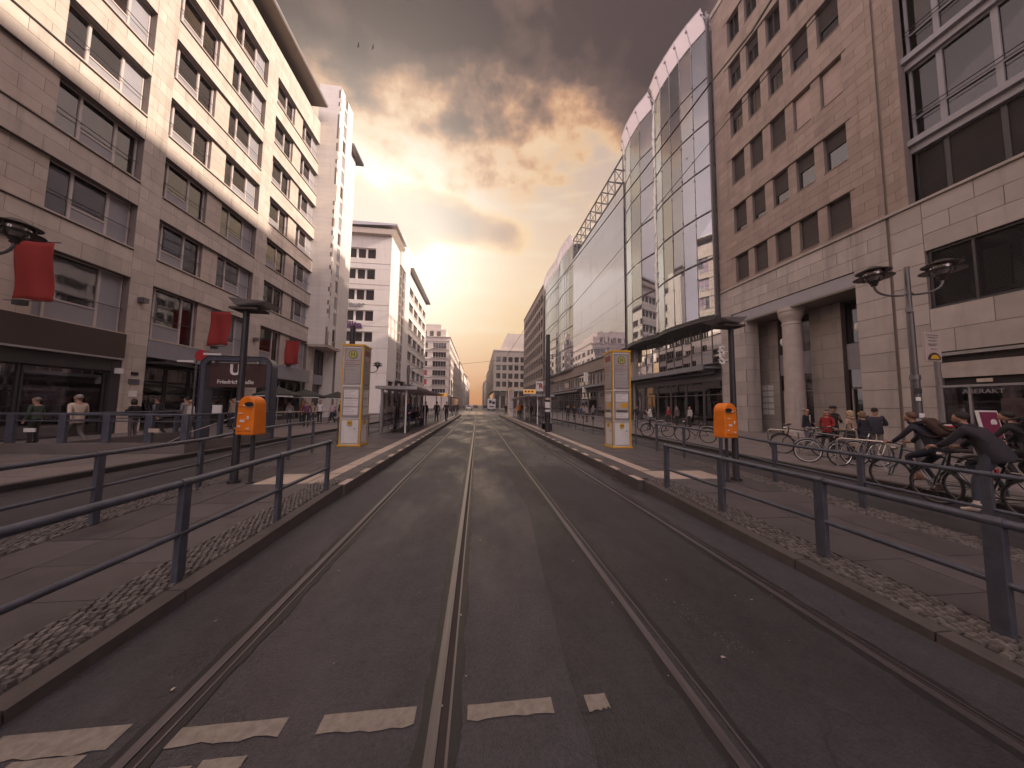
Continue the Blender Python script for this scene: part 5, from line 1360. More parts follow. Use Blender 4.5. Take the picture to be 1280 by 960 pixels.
# ============================================================ CATENARY POLES, WIRES
def cat_pole(x, y, h, r, label, grp='dark catenary masts beside the tracks'):
    t = thing('catenary_pole', (x, y, .1), label, 'mast', grp)
    MB().cyl((0, 0, .1), (0, 0, h*.45), r*1.15, r*1.1, n=14).cyl((0, 0, h*.45), (0, 0, h), r, r*.9, n=14).build('shaft', POLEM if r > .1 else STEEL, t, smooth=True)
    a = MB(); a.cyl((0, 0, h*.72), (-.45 if x > 0 else .45, 0, h*.76), .03, n=6); a.cyl((0, 0, h*.62), (-.4 if x > 0 else .4, 0, h*.75), .025, n=6); a.build('bracket', STEEL, t)
    return t
cat_pole(4.02, 17.1, 5.75, .13, 'thick grey mast with stickers standing on the right platform')
cat_pole(-5.05, 12.6, 4.7, .11, 'dark mast rising right behind the left info column')
cat_pole(-5.0, 22.3, 4.4, .10, 'dark mast over the roof of the left shelter')
cat_pole(5.9, 58, 6.4, .12, 'far mast beyond the right platform end'); cat_pole(-5.2, 60, 6.4, .12, 'far mast beyond the left platform end')
pst = thing('sticker_poster', (4.0, 16.95, 1.7), 'white posters and stickers wrapped round the thick right mast', 'poster')
for i, (z, w_, h_, m) in enumerate(((1.75, .17, .34, WHITEP), (1.42, .12, .12, WHITE), (1.1, .14, .2, BLACK), (2.1, .10, .12, CREAM))):
    MB().cyl((4.02, 17.1, z-h_/2), (4.02, 17.1, z+h_/2), .158, n=14, cap=False).build('sheet', m, pst, world=True)
sg = thing('tram_sign', (4.55, 22, .2), 'square white sign with a dark and red figure beside the right mast', 'sign')
MB().box(4.28, 4.83, 22, 22.04, 2.77, 3.5).build('sign_plate', WHITEP, sg, world=True)
text_mesh('R', .52, REDP, 'lettering', sg, Matrix.Translation((.10, -.008, 2.95)) @ FACE_Y, .004, bold=.02)
text_mesh('+', .26, BLACK, 'lettering', sg, Matrix.Translation((-.13, -.008, 3.1)) @ FACE_Y, .004, bold=.01)
MB().cyl((4.8, 22.08, .2), (4.8, 22.08, 3.6), .03, n=8).build('pole', STEEL, sg, world=True)
# seat ring at the mast and info board
bn = thing('platform_bench', (4.3, 18.2, .2), 'small dark metal bench with backless seats behind the right mast', 'bench')
MB().box(4.0, 4.6, 17.8, 19.2, .62, .67).build('seat', STEEL, bn, world=True)
for y in (17.95, 19.0): MB().box(4.1, 4.5, y, y+.05, .2, .62).build('leg', POLEM, bn, world=True)

def wire(pts, r, label, grp='overhead tram wires'):
    b = MB(); P = []
    for a, c in zip(pts[:-1], pts[1:]):
        a = Vector(a); c = Vector(c); n = 6; L = (c-a).length
        for i in range(n): t = i/n; q = a.lerp(c, t); q.z -= L*.004*4*t*(1-t); P.append(q)
    P.append(Vector(pts[-1])); b.tube(P, r, n=5)
    return tag(b.build('overhead_wire', BLACK), label, 'overhead wire', grp)
wire([(5.2, 3, 9.6), (6.41, 6, 10.83), (7.04, 8, 11.87), (6.19, 12, 10.94), (5.97, 18, 11.02), (6.01, 26, 11.77), (5.6, 60, 11.6)], .024, 'thick black overhead wire crossing the glass building diagonally')
wire([(7.4, 4, 10.6), (7.6, 8, 10.7), (7.2, 20, 9.6), (7.0, 60, 8.2)], .012, 'thin overhead wire below the thick one, crossing the sandstone wall')
wire([(4.02, 17.1, 4.3), (1.5, 30, 5.6), (1.5, 90, 5.7)], .011, 'thin contact wire leading from the right mast down the street')
wire([(-5.0, 22.3, 4.2), (17.5, 34, 9.0)], .011, 'thin span wire running from the left shelter mast to the glass atrium')
wire([(4.02, 17.1, 4.9), (17.5, 40, 14.0)], .012, 'thin span wire rising from the right mast to the atrium front')

# ============================================================ STREET LAMPS
def lantern(t, cx, cy, z, s=1.):
    """bronze lantern: two flared discs over a glass bowl with a finial base"""
    o = MB().lathe([(.05, 0), (.09, .03), (.07, .07), (.11, .10), (.10, .13), (.16, .17)], (cx, cy, z), 18).build('lantern_base', BRASS, t, smooth=True)
    MB().lathe([(.155, .17), (.21, .24), (.24, .36), (.235, .47)], (cx, cy, z), 20).build('lantern_glass', LGLASS, t, smooth=True)
    MB().lathe([(.08, .16), (.11, .30), (.09, .45)], (cx, cy, z), 12).build('lamp_inner', STEELL, t, smooth=True)
    MB().lathe([(.24, .30), (.44, .275), (.46, .285), (.26, .33)], (cx, cy, z), 24).build('lower_ring', BRASS, t, smooth=True)
    MB().lathe([(.10, .60), (.24, .52), (.40, .47), (.41, .485), (.25, .56), (.12, .64), (.03, .66)], (cx, cy, z), 24).build('lantern_hood', BRASS, t, smooth=True)
    r = MB()
    for k in range(4):
        a = k*math.pi/2+.4; r.cyl((cx+.25*math.cos(a), cy+.25*math.sin(a), z+.2), (cx+.37*math.cos(a), cy+.37*math.sin(a), z+.48), .014, n=5)
    r.build('stay', BRASS, t)
def double_lamp(x, y, label, h=6.2, arm=1.05, zl=5.15, det=True, rz=0.):
    t = thing('street_lamp', (x, y, .12), label, 'street lamp', 'bronze two-armed street lamps', rz=rz)
    MB().cyl((0, 0, 0), (0, 0, 2.6), .115, .10, n=16).cyl((0, 0, 2.6), (0, 0, 4.7), .085, .078, n=16).cyl((0, 0, 4.7), (0, 0, h), .065, .06, n=14).cyl((0, 0, 2.55), (0, 0, 2.7), .125, .11, n=16).build('pole', STEEL if det else POLEM, t, smooth=True)
    for s in (-1, 1):
        pts = [(0, 0, zl-.25)]+[(s*arm*(.15+.85*math.sin(math.pi/2*i/8)), 0, zl-.38+.38*(1-math.cos(math.pi/2*i/8))**1.2) for i in range(9)]
        MB().tube(pts, .032, n=8).build('arm', STEEL, t, smooth=True)
        lantern(t, s*arm, 0, zl)
    if det:
        MB().box(-.12, .0, -.12, -.02, zl-.95, zl-.80).build('small_camera', STEEL, t)
        for z, m, a, w_ in ((1.95, WHITEP, -.3, .05), (1.45, WHITE, .1, .06), (1.3, GREYP, -.5, .05), (2.2, BLACK, -.2, .07), (1.05, CREAM, 0, .04)):
            q = MB().box(-w_, w_, -.122, -.105, z-w_*1.1, z+w_*1.1).build('sticker', m, t); q.rotation_euler = (0, 0, a)
    return t
double_lamp(13.48, 7.85, 'two-armed bronze street lamp with poster before the sandstone building', h=6.15, arm=.78, zl=5.62, rz=R(-27))
lp = double_lamp(-13.2, 9.0, 'bronze street lamp cut by the left photo edge, before the limestone block', h=6.6, arm=1.12, zl=5.62)
double_lamp(-10.4, 30, 'smaller two-armed street lamp behind the left info column', h=5.4, arm=.8, zl=4.9, det=False)
double_lamp(10.6, 46, 'far two-armed street lamp on the right pavement before the glass fronts', h=5.6, arm=.8, zl=4.9, det=False)
# campaign sign on the right lamp
cs = thing('lamp_poster', (14.25, 8.05, 3), 'white poster board with dark arch picture hanging on the right street lamp', 'poster')
MB().box(13.98, 14.58, 8.0, 8.05, 2.85, 3.78).build('board', mat('poster_paper', (.52, .42, .40), .6, var=.05), cs, world=True)
tx = MB()
for z, a, b in ((3.68, 14.05, 14.5), (3.60, 14.1, 14.46), (3.50, 14.12, 14.42), (3.40, 14.1, 14.45), (3.36, 14.14, 14.4), (3.24, 14.2, 14.4)): tx.box(a, b, 7.985, 8.0, z-.012, z+.012)
tx.build('poster_print', GREYT, cs, world=True)
ap = [(14.06, 2.88), (14.5, 2.88)]+[(14.28+.22*math.cos(a), 2.88+.20*math.sin(a)) for a in [math.pi*i/10 for i in range(11)]]
MB().prism([(14.28+.23*math.cos(math.pi*i/10), 2.90+.22*math.sin(math.pi*i/10)) for i in range(11)], 'y', 7.975, 7.99).build('arch_picture', BROWN, cs, world=True)
MB().prism([(14.28+.15*math.cos(math.pi*i/10), 2.92+.13*math.sin(math.pi*i/10)) for i in range(11)], 'y', 7.965, 7.974).build('arch_inner', YEL, cs, world=True)

cs.location = Vector(cs.location)+Vector((-.22, -.25, .40))
# ============================================================ BANNERS
def banner(y0, z0, z1, w_, label, seed):
    t = thing('red_banner', (-17, y0, z0), label, 'banner', 'red banners on the limestone facade')
    n = 14; m = 12; rd = random.Random(seed); vs = []; ph = rd.uniform(0, 5)
    for j in range(m+1):
        for i in range(n+1):
            u = i/n; v = j/m
            vs.append((-17+.15+u*w_ + .0, y0+.06*math.sin(u*7+ph+v*2)*(1-v*.6)+.05*math.sin(v*5+ph), z0+(z1-z0)*v+(.05*math.sin(u*5+ph) if j == 0 else 0)))
    b = MB(); b.add(vs, [(j*(n+1)+i, j*(n+1)+i+1, (j+1)*(n+1)+i+1, (j+1)*(n+1)+i) for j in range(m) for i in range(n)])
    o = b.build('cloth', BANNER, t, world=True, smooth=True)
    so = o.modifiers.new('thick', 'SOLIDIFY'); so.thickness = .008
    MB().cyl((-17, y0, z1+.03), (-17+.3+w_, y0, z1+.03), .022, n=8).cyl((-17, y0, z0-.05), (-17+.2+w_*.8, y0, z0-.05), .018, n=8).build('rod', STEEL, t, world=True)
    MB().box(-16.99+.35, -16.7+.35, y0-.1, y0+.1, z0-.22, z0-.04).build('spotlight', FRAMED, t, world=True)
banner(12.6, 5.3, 7.45, 1.25, 'largest red banner, at the left edge above the brown shop fascia', 1)
banner(20.7, 5.2, 7.35, 1.15, 'middle red banner hanging above the station portal', 2)
banner(28.2, 5.0, 7.1, 1.15, 'smallest red banner, at the far end of the limestone block', 5)

# ============================================================ UMBRELLAS, TABLES
def umbrella(x, y, label, s=1.35, z=2.1):
    t = thing('cafe_umbrella', (x, y, .12), label, 'umbrella', 'dark cafe umbrellas on the left pavement')
    b = MB(); n = 8; ap = (0, 0, z+.52); ring = [(s*math.cos(2*math.pi*(k+.5)/n), s*math.sin(2*math.pi*(k+.5)/n), z) for k in range(n)]
    b.add([ap]+ring, [(0, 1+k, 1+(k+1) % n) for k in range(n)])
    rg2 = [(p[0], p[1], z-.16) for p in ring]; b.add(ring+rg2, [(k, (k+1) % n, n+(k+1) % n, n+k) for k in range(n)])
    b.build('canopy', UMB, t)
    for k in (4, 5, 6): 
        a, c = Vector(ring[k]), Vector(ring[(k+1) % n]); e = MB(); o_ = Vector((0, -.012, 0)); a, c = a+o_, c+o_
        e.quad((a.x, a.y, z-.16), (c.x, c.y, z-.16), (c.x, c.y, z-.10), (a.x, a.y, z-.10)); e.build('valance_trim', WHITEP, t)
    MB().cyl((0, 0, 0), (0, 0, z+.6), .028, n=8).build('pole', STEELL, t); MB().cyl((0, 0, 0), (0, 0, .08), .28, n=14).build('base', STEEL, t)
umbrella(-13.4, 22, 'dark umbrella nearest the station portal with white valance strips'); umbrella(-13.5, 25.5, 'second dark umbrella over the standing group'); umbrella(-12.9, 29.5, 'farthest dark umbrella half behind the left info column')
def cafe_table(x, y, label):
    t = thing('cafe_table', (x, y, .12), label, 'table', 'cafe tables under the umbrellas')
    MB().cyl((0, 0, .72), (0, 0, .75), .35, n=16).build('table_top', STEELL, t); MB().cyl((0, 0, 0), (0, 0, .72), .03, n=8).cyl((0, 0, 0), (0, 0, .02), .2, n=10).build('leg', STEEL, t)
cafe_table(-13.0, 21.2, 'round table before the first umbrella'); cafe_table(-12.6, 24.6, 'round table beside the standing group'); cafe_table(-12.3, 28.6, 'round table under the farthest umbrella')
cf = thing('cafe_fence', (-11.5, 20, .12), 'low pale fence with ornament in front of the cafe tables', 'fence')
MB().tube([(-12.6, 18.8, .12), (-12.6, 18.8, 1.08), (-10.9, 26, 1.08), (-10.9, 26, .12)], .03, n=6).build('rail', ST1R, cf, world=True)
for k in range(9): y = 19.2+k*.75; x = -12.6+(y-18.8)*1.7/7.2; MB().cyl((x, y, .12), (x, y, 1.05), .012, n=5).build('bar', RAILM, cf, world=True)
MB().tube([(-12.6, 18.8, .25), (-10.9, 26, .25)], .02, n=5).build('rail', ST1R, cf, world=True)

# ============================================================ RIGHT PAVEMENT FURNITURE
def rack(x, y, rzv, label):
    t = thing('bicycle_stand', (x, y, .12), label, 'bicycle stand', 'bright hoop bicycle stands on the right pavement', rz=rzv)
    MB().tube([(-.5, 0, -.05)]+[(-.5+.12*(1-math.cos(a)), 0, .68+.12*math.sin(a)) for a in (0, .5, 1.0, 1.57)]+[(.5-.12*(1-math.cos(a)), 0, .68+.12*math.sin(a)) for a in (1.57, 1.0, .5, 0)]+[(.5, 0, -.05)], .024, n=8).build('hoop', CHROME, t, smooth=True)
rack(10.15, 7.0, R(100), 'bright hoop stand between the coat lady and the first cyclist'); rack(11.4, 10.2, R(100), 'bright hoop stand by the dark parked bicycle near the column')
ab = thing('pavement_sign', (16.4, 8.1, .12), 'magenta pavement sign board behind the second cyclist', 'sign')
MB().hexa([(16.0, 7.8, .12), (16.8, 7.8, .12), (16.8, 7.85, .12), (16.0, 7.85, .12), (16.0, 8.0, 1.75), (16.8, 8.0, 1.75), (16.8, 8.05, 1.75), (16.0, 8.05, 1.75)]).build('board', WHITEP, ab, world=True)
MB().hexa([(16.06, 7.79, .2), (16.74, 7.79, .2), (16.74, 7.80, .2), (16.06, 7.80, .2), (16.06, 7.98, 1.7), (16.74, 7.98, 1.7), (16.74, 7.99, 1.7), (16.06, 7.99, 1.7)]).build('poster', mat('magenta_print', (.22, .03, .08), .5), ab, world=True)
MB().cyl((16.5, 7.93, 1.35), (16.5, 7.955, 1.35), .12, n=14).build('poster_dot', WHITE, ab, world=True)
ws = thing('wall_emblem', (18.2, 20.3, 5.3), 'white curly emblem sign fixed high on the pier by the colonnade corner', 'sign')
for i, z in enumerate((5.9, 5.25)):
    text_mesh('S', 1.0, WHITEP, 'lettering', ws, Matrix.Translation((-.35, -.15, z-5.3)) @ FACE_Y, .05, bold=.012)
    MB().box(17.55, 18.3, 20.13, 20.2, z-.04, z+.02).build('bracket', WHITEP, ws, world=True)

# cars and van far down the street
def far_car(x, y, m, label):
    t = thing('parked_car', (x, y, 0), label, 'car', 'cars far down the street')
    pf = [(-2.1, .35), (-2.15, .75), (-1.9, .92), (-1.2, .98), (-.7, 1.38), (.7, 1.42), (1.4, 1.0), (2.05, .85), (2.15, .4)]
    MB().prism(pf, 'x', -.85, .85).build('body', m, t, bevel=.06)
    g = MB().prism([(-1.05, .99), (-.66, 1.33), (.66, 1.36), (1.2, 1.01)], 'x', -.87, .87); g.build('side_window', DGLASS, t)
    MB().prism([(-1.35, .96), (-.75, 1.36), (-.72, 1.34), (-1.32, .95)], 'x', -.7, .7).build('rear_window', DGLASS, t)
    for sx in (-1, 1):
        for sy in (-1.35, 1.35): w_ = MB().cyl((sx*.72, sy, .32), (sx*.9, sy, .32), .32, n=14).build('wheel', RUBBER, t); MB().cyl((sx*.9, sy, .32), (sx*.91, sy, .32), .19, n=12).build('hubcap', CHROME, w_)
        MB().box(sx*.6-.14, sx*.6+.14, -2.17, -2.12, .68, .8).build('tail_light', REDP, t)
far_car(-2.6, 96, WHITEP, 'pale car crossing far down the middle of the street'); far_car(-5.2, 104, STEEL, 'grey car waiting left of the far crossing'); far_car(3.0, 118, BLACK, 'dark car right of the far crossing')
far_car(-.8, 132, BLACK, 'farthest dark car at the vanishing point')
vn = thing('delivery_van', (4.2, 92, 0), 'white box van with dark print waiting at the end of the right platform', 'van')
MB().box(3.1, 5.3, 90, 96, .5, 3.5).build('box_body', WHITEP, vn, world=True, bevel=.05); MB().box(3.2, 5.2, 96, 97.8, .5, 2.4).build('cab', WHITEP, vn, world=True, bevel=.1)
MB().box(3.4, 4.1, 89.95, 89.99, 2.1, 3.0).box(4.3, 5.1, 89.95, 89.99, 1.9, 2.7).box(3.5, 4.9, 89.95, 89.99, 1.0, 1.3).build('rear_print', BLACK, vn, world=True)
for sx in (3.2, 5.0):
    for y in (91.2, 97): MB().cyl((sx, y, .4), (sx+.2, y, .4), .4, n=12).build('wheel', RUBBER, vn, world=True)

# two birds high above the left roof
def bird(x, y, z, label):
    b = MB(); b.lathe([(.01, -.35), (.07, -.2), (.11, 0), (.08, .18), (.03, .3), (.01, .38)], (0, 0, 0), 8)
    b.v = [(p[2], p[1], p[0]) for p in b.v]
    for s in (-1, 1): b.hexa([(-.1, 0, .02), (.12, 0, .02), (.05, s*.5, .2), (-.1, s*.5, .2), (-.1, 0, .04), (.12, 0, .04), (.05, s*.5, .22), (-.1, s*.5, .22)])
    for s in (-1, 1): b.hexa([(-.1, s*.5, .2), (.05, s*.5, .2), (-.12, s*.95, .08), (-.16, s*.95, .08), (-.1, s*.5, .22), (.05, s*.5, .22), (-.12, s*.95, .09), (-.16, s*.95, .09)])
    o = b.build('bird', BLACK); o.location = (x, y, z); o.rotation_euler = (0, 0, R(30)); o.scale = (.55,)*3; tag(o, label, 'bird', 'birds in the dark cloud')
bird(-17.19, 40, 50.3, 'left one of two small dark birds under the dark cloud'); bird(-15.3, 40, 50.35, 'right one of two small dark birds under the dark cloud')

# ============================================================ PEOPLE
SKIN = mat('skin', (.42, .24, .17), .6, var=.06, bump=0)
def cloth(name, c): return mat(name+'_cloth', c, .85, var=.18, scale=9, bump=.35, bscale=55)
def hairm(name, c): return mat(name+'_hair', c, .6, var=.3, scale=30, bump=.5, bscale=150, stretch=(3, 3, .6))
_bodies = {}
def body_mesh(pose, fem=False):
    key = (pose['name'], fem)
    if key in _bodies: return _bodies[key]
    J = dict(pel=(0, 0, .93), sp=(0, 0, 1.10), ch=(0, .0, 1.30), nk=(0, .0, 1.455), hb=(0, .02, 1.54), hm=(0, .012, 1.615), ht=(0, 0, 1.685),
             shl=(-.17, 0, 1.39), shr=(.17, 0, 1.39), ell=(-.235, -.02, 1.12), elr=(.235, -.02, 1.12), wrl=(-.25, .05, .88), wrr=(.25, .05, .88),
             hpl=(-.085, 0, .90), hpr=(.085, 0, .90), knl=(-.095, .02, .50), knr=(.095, .02, .50), anl=(-.10, -.02, .085), anr=(.10, -.02, .085))
    J.update(pose.get('J', {}))
    J = {k: Vector(v) for k, v in J.items()}
    fw = Vector(pose.get('face', (0, 1, 0))).normalized(); side = fw.cross(Vector((0, 0, 1))).normalized()
    rad = dict(pel=.125, sp=.115, ch=.135, nk=.052, hb=.070, hm=.094, ht=.082, shl=.066, shr=.066, ell=.047, elr=.047, wrl=.030, wrr=.030, hpl=.098, hpr=.098, knl=.062, knr=.062, anl=.042, anr=.042)
    if fem: rad.update(ch=.118, shl=.056, shr=.056, sp=.10)
    if pose.get('bulk'): rad.update(ch=.155, sp=.15, pel=.14, shl=.078, shr=.078, ell=.06, elr=.06)
    V = []; E = []; Rr = []; G = []
    idx = {}
    def vert(p, r, g): V.append(Vector(p)); Rr.append(r); G.append(g); return len(V)-1
    gm = dict(pel=1, sp=0, ch=0, nk=2, hb=2, hm=2, ht=2, shl=0, shr=0, ell=0, elr=0, wrl=2, wrr=2, hpl=1, hpr=1, knl=1, knr=1, anl=3, anr=3)
    for k in J: idx[k] = vert(J[k], rad[k], gm[k])
    def e(a, b, mid=None):
        E.append((idx[a], idx[b]))
    for a, b in (('pel', 'sp'), ('sp', 'ch'), ('ch', 'nk'), ('nk', 'hb'), ('hb', 'hm'), ('hm', 'ht'), ('ch', 'shl'), ('ch', 'shr'), ('pel', 'hpl'), ('pel', 'hpr')): e(a, b)
    def limb(a, b, r, g, t=.45):
        i = vert(J[a].lerp(J[b], t), r, g); E.append((idx[a], i)); E.append((i, idx[b]))
    bk = 1.2 if pose.get('bulk') else 1
    for s in 'lr':
        limb('sh'+s, 'el'+s, .054*bk, 0); limb('el'+s, 'wr'+s, .041*bk, 0, .8); limb('hp'+s, 'kn'+s, .082, 1); limb('kn'+s, 'an'+s, .055, 1, .40)
        # extra cuff just above the ankle
        sh = J['an'+s]; kd = (J['an'+s]-J['kn'+s]).normalized(); tf = Vector(pose.get('toe'+s, (0, 1, 0)))
        heel = vert(sh-tf*.035+kd*.035, .036, 3); toe = vert(sh+tf*.12+kd*.05-Vector((0, 0, 0)), .032, 3); tip = vert(sh+tf*.18+kd*.052, .024, 3)
        E += [(idx['an'+s], heel), (idx['an'+s], toe), (toe, tip)]
        # hand: palm, four fingers and a thumb
        d = (J['wr'+s]-J['el'+s]).normalized(); hd = Vector(pose.get('hand'+s, d)).normalized()
        up = fw if abs(hd.dot(fw)) < .8 else Vector((0, 0, 1)); lat = hd.cross(up).normalized(); acr = hd.cross(lat).normalized()
        palm = vert(J['wr'+s]+hd*.06, .028, 2); E.append((idx['wr'+s], palm)); pc = V[palm]; curl = lat*(1 if s == 'l' else -1)*.35
        if pose.get('grip'): curl = Vector((0, 0, -1))*1.1
        for f in range(4):
            o = acr*(f-1.5)*.019; L = (.045, .052, .049, .038)[f]
            a = vert(pc+hd*.035+o, .0095, 2); b = vert(pc+hd*(.035+L*.6)+o+curl*.012, .0088, 2); c = vert(pc+hd*(.035+L*.95)+o+curl*.035, .0075, 2); E += [(palm, a), (a, b), (b, c)]
        th = vert(pc-hd*.005-acr*.034, .011, 2); t2 = vert(pc+hd*.03-acr*.046+curl*.014, .009, 2); E += [(palm, th), (th, t2)]
    # face: nose, chin and ears
    hm = J['hm']
    for p, r in ((hm+fw*.093+Vector((0, 0, -.02)), .014), (J['hb']+fw*.055+Vector((0, 0, -.005)), .038), (hm+side*.086+Vector((0, 0, -.015)), .016), (hm-side*.086+Vector((0, 0, -.015)), .016)):
        i = vert(p, r, 2); E.append((idx['hm'] if (p-hm).length < .1 else idx['hb'], i))
    me = bpy.data.meshes.new('skel'); me.from_pydata([tuple(v) for v in V], E, []); o = bpy.data.objects.new('skel', me); C.objects.link(o)
    m = o.modifiers.new('s', 'SKIN'); m.use_smooth_shade = True
    sv = me.skin_vertices[0].data
    for i, r in enumerate(Rr): sv[i].radius = (r, r); sv[i].use_root = (i == idx['pel'])
    ss = o.modifiers.new('u', 'SUBSURF'); ss.levels = 1; ss.render_levels = 1
    dg = bpy.context.evaluated_depsgraph_get(); out = bpy.data.meshes.new_from_object(o.evaluated_get(dg)); bpy.data.objects.remove(o)
    # paint regions by nearest bone point
    segs = [(V[a], V[b], G[a], G[b]) for a, b in E]
    out.materials.clear()
    for _ in range(4): out.materials.append(SKIN)
    mi = []
    for p in out.polygons:
        c = p.center; best = 9; g = 0
        for a, b, ga, gb in segs:
            ab = b-a; t = max(0, min(1, (c-a).dot(ab)/max(ab.length_squared, 1e-9))); dd = (c-(a+ab*t)).length
            if dd < best: best = dd; g = ga if t < .62 else gb
        mi.append(g)
    out.polygons.foreach_set('material_index', mi)
    _bodies[key] = (out, J, fw, side)
    return _bodies[key]

def P_(name, fw=(0, 1, 0), **J): return dict(name=name, J={k: v for k, v in J.items() if k not in ('bulk', 'grip')}, face=fw, **{k: v for k, v in J.items() if k in ('bulk', 'grip')})
STAND = P_('stand'); STANDB = P_('standb', bulk=True, wrl=(-.16, .22, 1.0), ell=(-.27, .0, 1.10), wrr=(.28, .06, .88))
WALK = P_('walk', knl=(-.09, .16, .50), anl=(-.10, .30, .12), knr=(.09, -.02, .50), anr=(.10, -.32, .16), wrl=(-.24, -.16, .93), ell=(-.23, -.10, 1.13), wrr=(.24, .24, .96), elr=(.235, .03, 1.12))
WALK2 = P_('walk2', knr=(.09, .13, .50), anr=(.10, .22, .10), knl=(-.09, .0, .50), anl=(-.10, -.24, .13), wrr=(.22, -.05, .90), wrl=(-.20, .26, 1.06), ell=(-.235, .03, 1.12))
ARMS = P_('arms', wrl=(.10, .20, 1.16), ell=(-.24, .12, 1.12), wrr=(-.10, .22, 1.19), elr=(.24, .12, 1.12), bulk=True)
PHONE = P_('phone', wrl=(-.08, .22, 1.26), ell=(-.22, .08, 1.10), hb=(0, .05, 1.53), hm=(0, .05, 1.60), ht=(0, .04, 1.67))
BAG = P_('bag', wrl=(-.27, .16, 1.05), ell=(-.27, -.04, 1.10), wrr=(.25, .05, .88))
SIT = P_('sit', pel=(0, 0, .53), sp=(0, .02, .72), ch=(0, .06, .93), nk=(0, .08, 1.08), hb=(0, .11, 1.16), hm=(0, .11, 1.235), ht=(0, .10, 1.305), shl=(-.17, .07, 1.01), shr=(.17, .07, 1.01), ell=(-.23, .14, .78), elr=(.23, .14, .78), wrl=(-.10, .36, .66), wrr=(.10, .36, .66),
         hpl=(-.09, .05, .51), hpr=(.09, .05, .51), knl=(-.11, .45, .50), knr=(.11, .45, .50), anl=(-.12, .46, .085), anr=(.12, .52, .085))
RIDE = P_('ride', (0, 1, .05), grip=True, pel=(0, -.15, 1.01), sp=(0, -.08, 1.18), ch=(0, .06, 1.37), nk=(0, .16, 1.485), hb=(0, .21, 1.56), hm=(0, .215, 1.635), ht=(0, .195, 1.71), shl=(-.18, .10, 1.43), shr=(.18, .10, 1.43), ell=(-.25, .24, 1.21), elr=(.25, .24, 1.21), wrl=(-.27, .36, 1.09), wrr=(.27, .36, 1.09),
          hpl=(-.09, -.14, .98), hpr=(.09, -.14, .98), knl=(-.11, .24, .80), knr=(.11, .14, .62), anl=(-.11, .06, .40), anr=(.11, -.10, .22))
FOOT = P_('foot', (0, 1, .02), grip=True, bulk=True, pel=(0, -.16, .98), sp=(0, -.09, 1.15), ch=(0, .05, 1.34), nk=(0, .15, 1.465), hb=(0, .20, 1.54), hm=(0, .205, 1.615), ht=(0, .185, 1.69), shl=(-.19, .09, 1.40), shr=(.19, .09, 1.40), ell=(-.26, .23, 1.18), elr=(.25, .24, 1.18), wrl=(-.27, .36, 1.08), wrr=(.27, .36, 1.08),
          hpl=(-.10, -.14, .95), hpr=(.10, -.14, .95), knl=(-.20, -.02, .56), knr=(.11, .22, .80), anl=(-.24, -.02, .10), anr=(.12, -.02, .42))
for p in (RIDE, FOOT): p['handl'] = (0, 1, -.1); p['handr'] = (0, 1, -.1)

